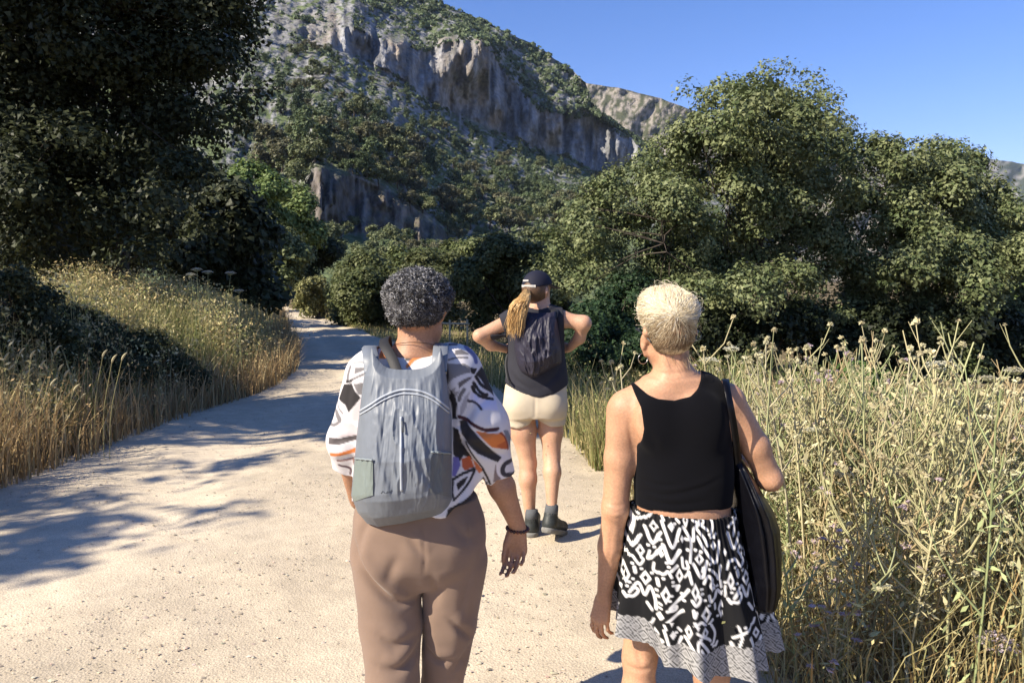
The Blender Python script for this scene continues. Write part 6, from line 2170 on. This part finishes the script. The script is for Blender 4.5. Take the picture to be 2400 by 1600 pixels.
nzb = fbm(np.stack([Vb[..., 0] * 16, Vb[..., 1] * 9, Vb[..., 2] * 5], -1), 3, 99)
Vb[..., 1] += nzb * .010; Vb[..., 0] += nzb * .004
Vb = Vb.reshape(-1, 3)
Vb = np.concatenate([Vb, Vb[:nA2].mean(0)[None], Vb[-nA2:].mean(0)[None]])
j = np.arange(nA2); j2 = (j + 1) % nA2
caps = np.concatenate([np.stack([np.full(nA2, nA2 * nZ2), j, j2], -1), np.stack([np.full(nA2, nA2 * nZ2 + 1), (nZ2 - 1) * nA2 + j2, (nZ2 - 1) * nA2 + j], -1)])
M_TOTE = plain_mat('black_nylon', (.0025, .0025, .004), .34, .22, (60, .35, .004))
part('bag_body', Vb, [grid_faces(nZ2, nA2, True), caps], M_TOTE, TB, True)
top = P(1728, 1072, 2.33)
for dx, dy in ((0, 0), (.010, .09)):
    path = spline([top + [.006 + dx * .3, dy, -.03], P(1722, 1010, 2.275 + dy * .7), P(1712, 950, 2.262 + dy * .8), P(1703, 905, 2.295 + dy * .6), P(1700, 889, 2.345 + dy * .25), P(1703, 900, 2.41), P(1715, 960, 2.46), P(1735, 1090, 2.45)], 34)
    V, F = ribbon(path, .022, .004, (1, .2, 0))
    mb = MB(); mb.add(V, F); mb.build('handle', M_TOTE, TB)
# ------------------------------------------------------------------ the walker in front with the cap
DF = 4.45


def slim(ps, k):
    return [(p[0], p[1], p[2], p[3] * k, p[4] * k, *p[5:]) if p[0] == 'rc' else p for p in ps]



def qF(u, v, dy=0.0): return P(u, v, DF + dy)


ff = qF(1255, 1240); ff[2] = .03
WF = thing('person', 'woman in dark cap, dark t-shirt and cream shorts walking ahead with elbows out', 'person', ff)
yawF = math.radians(38)
hcF = qF(1259, 680)
armsF = [('rc', qF(1196, 752), qF(1124, 787, -.03), .050, .042, .03), ('rc', qF(1124, 787, -.03), qF(1150, 808, .03), .041, .038, .02), ('rc', qF(1150, 808, .03), qF(1184, 817, .08), .036, .027, .02),
         ('rc', qF(1318, 748), qF(1368, 757, -.03), .050, .046, .03), ('rc', qF(1368, 757, -.03), qF(1358, 792, .02), .044, .038, .03), ('rc', qF(1358, 792, .02), qF(1336, 814, .07), .037, .028, .02)]
torsoF = [('loft', [(qF(0, v)[2], qF(u, v)[0], DF + cy, a, b) for v, u, cy, a, b in [(722, 1262, .0, .07, .055), (737, 1258, 0, .125, .075), (760, 1254, 0, .150, .09), (830, 1257, 0, .145, .095), (890, 1257, 0, .165, .11), (940, 1256, 0, .175, .115)]], .03, 2.2),
          ('rc', qF(1260, 728), qF(1200, 750), .045, .046, .05), ('rc', qF(1260, 728), qF(1314, 745), .045, .046, .05)]
legsF = [('rc', qF(1220, 955), qF(1226, 1010), .096, .084, .03), ('rc', qF(1226, 1010), qF(1238, 1085), .084, .058, .03), ('rc', qF(1238, 1085), qF(1237, 1122, -.015), .055, .058, .02), ('rc', qF(1237, 1122, -.015), qF(1243, 1222), .057, .033, .03),
         ('rc', qF(1288, 955, .02), qF(1292, 1010, .01), .092, .076, .03), ('rc', qF(1292, 1010, .01), qF(1293, 1070, -.02), .076, .057, .03), ('rc', qF(1293, 1070, -.02), qF(1294, 1106, -.07), .055, .056, .02), ('rc', qF(1294, 1106, -.07), qF(1293, 1196, -.14), .055, .032, .03)]
armsF, legsF = slim(armsF, .93), slim(legsF, .90)
bodyF = torsoF + [('rc', qF(1261, 692), qF(1262, 735), .050, .054, .03)] + head_prims(hcF, yawF, .95) + armsF + legsF
bodyF += hand_prims(qF(1186, 817, .085), (.9, .35, .0), (-.3, -.9, .3), (0, .2, 1), .95, (.7, .9, .6), .02, .3)
bodyF += hand_prims(qF(1334, 816, .075), (-.9, .35, .05), (.3, -.9, .3), (0, .2, 1), .95, (.7, .9, .6), .02, .3)
build('body', bodyF, .0068, M_SKIN_F, WF)

M_TEE = attr_mat('charcoal_tee', .85, .15, (400, .2, .001))
tee = torsoF + [('rc', qF(1196, 752), qF(1160, 772, -.01), .058, .056, .04), ('rc', qF(1318, 748), qF(1348, 755, -.01), .058, .056, .04),
                ('loft', [(qF(0, v)[2], qF(u, v)[0], DF, a, b) for v, u, a, b in [(745, 1254, .158, .10), (830, 1258, .160, .11), (880, 1258, .178, .125), (935, 1258, .188, .13)]], .03, 2.2)]


def cut_tee(x, y, z):
    u, v = uv_flat(x, z, DF - .1)
    u, v = u + 0 * y, v + 0 * y
    v = v + 0 * u
    hem = np.interp(u, [1180, 1190, 1225, 1264, 1300, 1330, 1340], [898, 905, 921, 930, 922, 906, 900])
    lc = np.where(v < 785, (1172 + (v - 750) * .35) - u, -50)
    rc_ = np.where(v < 785, u - (1322 + (v - 735) * .05), -50)
    px = DF / FOC
    neck = np.where(np.abs(u - 1262) < 26, 726 - np.abs(u - 1262) * .25, 600)
    return np.maximum(np.maximum((v - hem) * px, np.maximum(lc, rc_) * px), (neck - v) * px)


def post_tee(V, F):
    N_ = vnormals(V, F)
    for pts, dp, wd in [([(1195, 870), (1215, 895), (1250, 915)], .012, 6), ([(1205, 905), (1240, 922)], .008, 4), ([(1318, 850), (1300, 880), (1270, 905)], .010, 6), ([(1300, 735), (1306, 760), (1312, 785)], .008, 3), ([(1190, 760), (1194, 800), (1196, 850)], .008, 4)]:
        V = crease(V, N_, DF - .1, pts, dp, wd, .9)
    return V


def col_tee(V, F):
    u, v = to_px(V, DF - .1)
    c = np.tile(np.array([.030, .030, .038]), (len(V), 1))
    return c


build('t_shirt', tee, .0072, M_TEE, WF, .006, cut_tee, 1, post_tee, col_tee)
M_SHORTS = plain_mat('cream_cotton', (.52, .445, .33), .9, .1, (300, .2, .001), .04, 20)
sh_ = slim([('loft', [(qF(0, v)[2], qF(u, v)[0], DF + cy, a, b) for v, u, cy, a, b in [(900, 1256, 0, .185, .125), (925, 1255, 0, .192, .13), (955, 1255, 0, .194, .135), (975, 1255, 0, .188, .125)]], .02, 2.3),
       ('ell', qF(1220, 948, -.055), (.088, .08, .085), 0, .04), ('ell', qF(1290, 948, -.05), (.085, .08, .085), 0, .04),
       ('rc', qF(1217, 960), qF(1216, 1010), .104, .098, .02), ('rc', qF(1291, 960, .01), qF(1293, 1010, .01), .096, .088, .012)], .95)


def cut_sh(x, y, z):
    u, v = uv_flat(x, z, DF - .1)
    u, v = u + 0 * y, v + 0 * y
    v = v + 0 * u
    hem = np.interp(u, [1170, 1177, 1215, 1240, 1252, 1262, 1290, 1322, 1330], [998, 1000, 1006, 998, 984, 990, 1002, 1004, 1000])
    return (v - hem) * DF / FOC


def post_sh(V, F):
    N_ = vnormals(V, F)
    for pts, dp, wd in [([(1254, 925), (1254, 955), (1253, 985)], .004, 3), ([(1222, 990), (1240, 985), (1252, 978)], .005, 4), ([(1255, 978), (1268, 986), (1282, 990)], .005, 4)]:
        V = crease(V, N_, DF - .12, pts, dp, wd, .3)
    return V


build('shorts', sh_, .0072, M_SHORTS, WF, 0, cut_sh, 2, post_sh)

# boots and socks
M_BOOT = plain_mat('black_boot', (.022, .026, .025), .55, .4, (90, .4, .003), .3, 30)
M_SOLE = plain_mat('grey_sole', (.19, .185, .17), .8, .2, (90, .4, .003), .3, 40)
M_SOCK = plain_mat('grey_sock', (.10, .105, .11), .9, .1, (200, .5, .002))
for (hx, hv, hd, tx, tv, td, lift) in ((1246, 1262, DF - .03, 1254, 1268, DF + .20, 0), (1288, 1222, DF - .16, 1318, 1246, DF + .02, 1)):
    h = P(hx, hv, hd); t = P(tx, tv, td)
    if not lift: h[2] = .095; t[2] = .088
    else: t[2] = max(t[2], .085); h[2] = t[2] + .075
    ax = t - h; ax /= np.linalg.norm(ax); n_ = np.array([0, 0, 1.0]) - ax * ax[2]; n_ /= np.linalg.norm(n_)
    pr = [('rc', h, h + n_ * .055, .040, .042, .02), ('rc', h, t, .044, .036, .02), ('rc', h + ax * .03 + n_ * .03, h + ax * .12 + n_ * .005, .034, .030, .02)]
    lim = -.025
    bo = build('boot', pr, .006, M_BOOT, WF, 0, lambda x, y, z: (lim - ((x - h[0]) * n_[0] + (y - h[1]) * n_[1] + (z - h[2]) * n_[2])))
    pr = [('rc', h - n_ * .03, t - n_ * .03, .043, .038, .0), ('rc', h - n_ * .03, h - n_ * .03 - ax * .012, .040, .038, .01)]
    build('sole', pr, .005, M_SOLE, bo, 0, lambda x, y, z: np.maximum(-.055 - ((x - h[0]) * n_[0] + (y - h[1]) * n_[1] + (z - h[2]) * n_[2]), .022 + ((x - h[0]) * n_[0] + (y - h[1]) * n_[1] + (z - h[2]) * n_[2])), 1)
    mb = MB(); mb.add(*tube([h + n_ * .05, h + n_ * .09, h + n_ * .112 + [0, .004, 0]], [.042, .040, .037], 16)); mb.build('sock', M_SOCK, WF)

# cap with a pale adjuster, brim towards the way she looks
M_CAP = plain_mat('navy_cap', (.014, .015, .028), .75, .2, (300, .3, .001))
fF = np.array([math.sin(yawF), math.cos(yawF), 0]); rF = np.array([math.cos(yawF), -math.sin(yawF), 0])
cc_ = hcF + np.array([0, 0, .022])


def cut_cap(x, y, z):
    f_ = (x - hcF[0]) * fF[0] + (y - hcF[1]) * fF[1]
    g_ = (x - hcF[0]) * rF[0] + (y - hcF[1]) * rF[1]
    low_ = hcF[2] + .030 + .10 * f_
    hole = .030 - np.hypot(g_ * 1.0, (z - (hcF[2] + .012)) * .9)
    hole = np.where(f_ < 0, hole, -1)
    return np.maximum(low_ - z, hole)


cap_o = build('cap', [('ell', cc_, (.086, .104, .098), yawF, 0)], .005, M_CAP, WF, 0, cut_cap, 1)
brim = []
for a in np.linspace(-1.05, 1.05, 15):
    for q in (0, .33, .66, 1.0):
        rad_ = .098 + q * .075 * math.cos(a * .95) ** .6
        brim.append(hcF + fF * (math.cos(a) * rad_) + rF * (math.sin(a) * rad_ * .84) + np.array([0, 0, .042 - .03 * q * math.cos(a) - .010 * abs(math.sin(a))]))
brim = np.array(brim)
V = np.concatenate([brim, brim - [0, 0, .004]])
F = np.concatenate([grid_faces(15, 4), grid_faces(15, 4)[:, ::-1] + 60])
part('brim', V, F, M_CAP, cap_o, True)
mb = MB(); th_ = np.linspace(-.62, .62, 14)
bk = lambda a, z_: hcF - fF * (math.cos(a) * .1045) + rF * (math.sin(a) * .0865) + np.array([0, 0, z_])
V, F = ribbon([bk(a, .024) for a in th_], .016, .003, (0, 0, 1)); mb.add(V, F, (.5, .48, .45)); mb.build('adjuster_strap', plain_mat('pale_strap', (.42, .40, .37), .7, .2), cap_o)
mb = MB(); bk2 = lambda a, z_: hcF - fF * (math.cos(a) * .0995) + rF * (math.sin(a) * .083) + np.array([0, 0, z_])
V, F = ribbon([bk2(a - .12, .057) for a in np.linspace(-.38, .22, 8)], .011, .002, (0, 0, 1)); mb.add(V, F, (.6, .6, .58)); mb.build('cap_label', plain_mat('pale_label', (.42, .41, .39), .7, .2), cap_o)

# dark hair below the cap and the long blond ponytail
M_HAIRBASE_F = plain_mat('brown_hair', (.10, .055, .028), .5, .4, (120, .7, .003), .3, 50)
hf = build('hair', [('ell', hcF - fF * .012 + [0, 0, .004], (.0775, .0965, .088), yawF, 0)], .005, M_HAIRBASE_F, WF, 0,
           lambda x, y, z: np.maximum(((x - hcF[0]) * fF[0] + (y - hcF[1]) * fF[1]) - .015, (hcF[2] - .060) - z + .25 * ((x - hcF[0]) * fF[0] + (y - hcF[1]) * fF[1])), 1)
r = np.random.default_rng(401)
pt0 = hcF - fF * .100 + np.array([0, 0, .004])
n = 800
a = r.random(n) * 6.283; rad_ = np.sqrt(r.random(n))
end_c = qF(1206, 768, -.19)
mid_c = qF(1214, 728, -.185)
s0 = pt0 + np.stack([np.cos(a) * rad_ * .016, np.sin(a) * rad_ * .012, np.sin(a) * .006], -1)
m0 = mid_c + np.stack([np.cos(a) * rad_ * .056, np.sin(a) * rad_ * .034, r.normal(0, .01, n)], -1)
m00 = qF(1229, 696, -.165) + np.stack([np.cos(a) * rad_ * .034, np.sin(a) * rad_ * .026, np.sin(a) * rad_ * .012], -1)
e0 = end_c + np.stack([np.cos(a) * rad_ * .034 + r.normal(0, .012, n), np.sin(a) * rad_ * .020, r.normal(0, .028, n)], -1)
ctrl = np.stack([2 * s0 - m00, s0, m00, m0, e0, 2 * e0 - m0], 1)
k = 9
tq = np.linspace(0, 3 - 1e-6, k); ki = tq.astype(int); fq = (tq - ki)[None, :, None]
A_, B_, C_, D_ = ctrl[:, ki], ctrl[:, ki + 1], ctrl[:, ki + 2], ctrl[:, ki + 3]
pts = .5 * (2 * B_ + (C_ - A_) * fq + (2 * A_ - 5 * B_ + 4 * C_ - D_) * fq ** 2 + (3 * B_ - A_ - 3 * C_ + D_) * fq ** 3)
wv_ = np.sin(np.linspace(0, 1, k)[None] * (7 + 3 * r.random((n, 1))) + 6.28 * r.random((n, 1))) * .0045 * np.linspace(0, 1, k)[None]
pts[..., 0] += wv_; pts[..., 1] += .5 * wv_
lk = r.random(n)[:, None]
cols = np.array([.42, .24, .085]) * (1 - lk) + np.array([.70, .47, .21]) * lk
V, F, C = strand_tubes(pts, .0017 + .0012 * r.random(n), cols)
o = part('ponytail', V, F, M_HAIR, hf, True, C); o['kind'] = 'stuff'

# ------------------------------------------------------------------ her small dark backpack
PB = thing('backpack', 'small crumpled navy backpack on the woman with the cap', 'backpack', P(1262, 885, DF - .14))
fl_v = np.array([728, 745, 780, 820, 852, 870, 890]); fl_u = np.array([1236, 1226, 1206, 1206, 1212, 1220, 1232.])
fr_u = np.array([1302, 1304, 1310, 1316, 1316, 1304, 1280.])
ss = np.linspace(-1, 1, 80); ts = np.linspace(0, 1, 100)
T_, S_g = np.meshgrid(ts, ss, indexing='ij')
vt = 733 - 4 * np.abs(S_g) ** 3
vbt = np.interp(S_g, [-1, -.5, 0, .6, 1], [876, 888, 886, 866, 850])
v = vt + T_ * (vbt - vt)
l, r_ = np.interp(v, fl_v, fl_u), np.interp(v, fl_v, fr_u)
u = l + (r_ - l) * (S_g + 1) / 2
side = np.clip(1 - np.abs(S_g) ** 2.6, 0, 1) ** .6
prof = np.interp(T_, [0, .08, .4, .75, .93, 1], [.15, .45, .85, 1, .7, .15])
rg = lambda q, seed: (1 - np.abs(fbm(q, 3, seed))) ** 3 - .35
wr_ = .026 * rg(np.stack([S_g * 2.6 + .6 * T_, T_ * 1.6], -1), 31) + .012 * rg(np.stack([S_g * 5 - T_ * 2, T_ * 4], -1), 33)
y = DF - .105 - .125 * prof * side - wr_ * side * (prof > .2) * np.minimum(1, prof)
col = np.tile(np.array([.022, .020, .034]), (u.size, 1))
mb = MB(); mb.add(P_arr(u, v, y).reshape(-1, 3), grid_faces(100, 80)[:, ::-1], col)
rim = np.concatenate([np.stack([u[0], v[0], y[0]], -1), np.stack([u[:, -1], v[:, -1], y[:, -1]], -1), np.stack([u[-1, ::-1], v[-1, ::-1], y[-1, ::-1]], -1), np.stack([u[::-1, 0], v[::-1, 0], y[::-1, 0]], -1)])
A = P_arr(rim[:, 0], rim[:, 1], rim[:, 2]); B = P_arr(rim[:, 0], rim[:, 1], np.full(len(rim), DF - .09))
mb.add(np.concatenate([A, B]), grid_faces(2, len(rim), True)[:, ::-1], (.022, .02, .034))
mb.build('bag_body', attr_mat('navy_ripstop', .55, .35, (200, .15, .001)), PB)
for (ua, ub, sx) in ((1240, 1222, -1), (1296, 1300, 1)):
    path = spline([P(ua, 745, DF - .12), P(ub, 731, DF - .085), P(ub, 726, DF - .02), P(ub, 730, DF + .06), P(ub - sx * 2, 770, DF + .13), P(ub + sx * 14, 815, DF + .10)], 22)
    V, F = ribbon(path, .045, .008, (1, 0, 0)); mb = MB(); mb.add(V, F); mb.build('shoulder_strap', M_BLACK, PB)
path = spline([P(1194, 818, DF + .03), P(1186, 850, DF - .02), P(1190, 885, DF - .08), P(1196, 898, DF - .12)], 14)
V, F = ribbon(path, .016, .003, (1, 0, 0)); mb = MB(); mb.add(V, F); mb.build('waist_strap', M_BLACK, PB)
# ------------------------------------------------------------------ the air: a thin even haze round everything
hv = np.array([[x, y, z] for x in (-14000, 14000) for y in (-9000, 14000) for z in (-75, 900)], float)
hf_ = np.array([[0, 1, 3, 2], [4, 6, 7, 5], [0, 4, 5, 1], [2, 3, 7, 6], [0, 2, 6, 4], [1, 5, 7, 3]])
mh = bpy.data.materials.new('air'); mh.use_nodes = True
nt = mh.node_tree; nt.nodes.remove(nt.nodes['Principled BSDF'])
vol = nt.nodes.new('ShaderNodeVolumePrincipled')
vol.inputs['Color'].default_value = (.62, .78, 1.0, 1)
vol.inputs['Density'].default_value = .00005
nt.links.new(vol.outputs[0], nt.nodes['Material Output'].inputs['Volume'])
o = part('haze', hv, hf_, mh, None, False)
tag(o, 'thin blue haze filling the valley air', 'haze', kind='stuff')
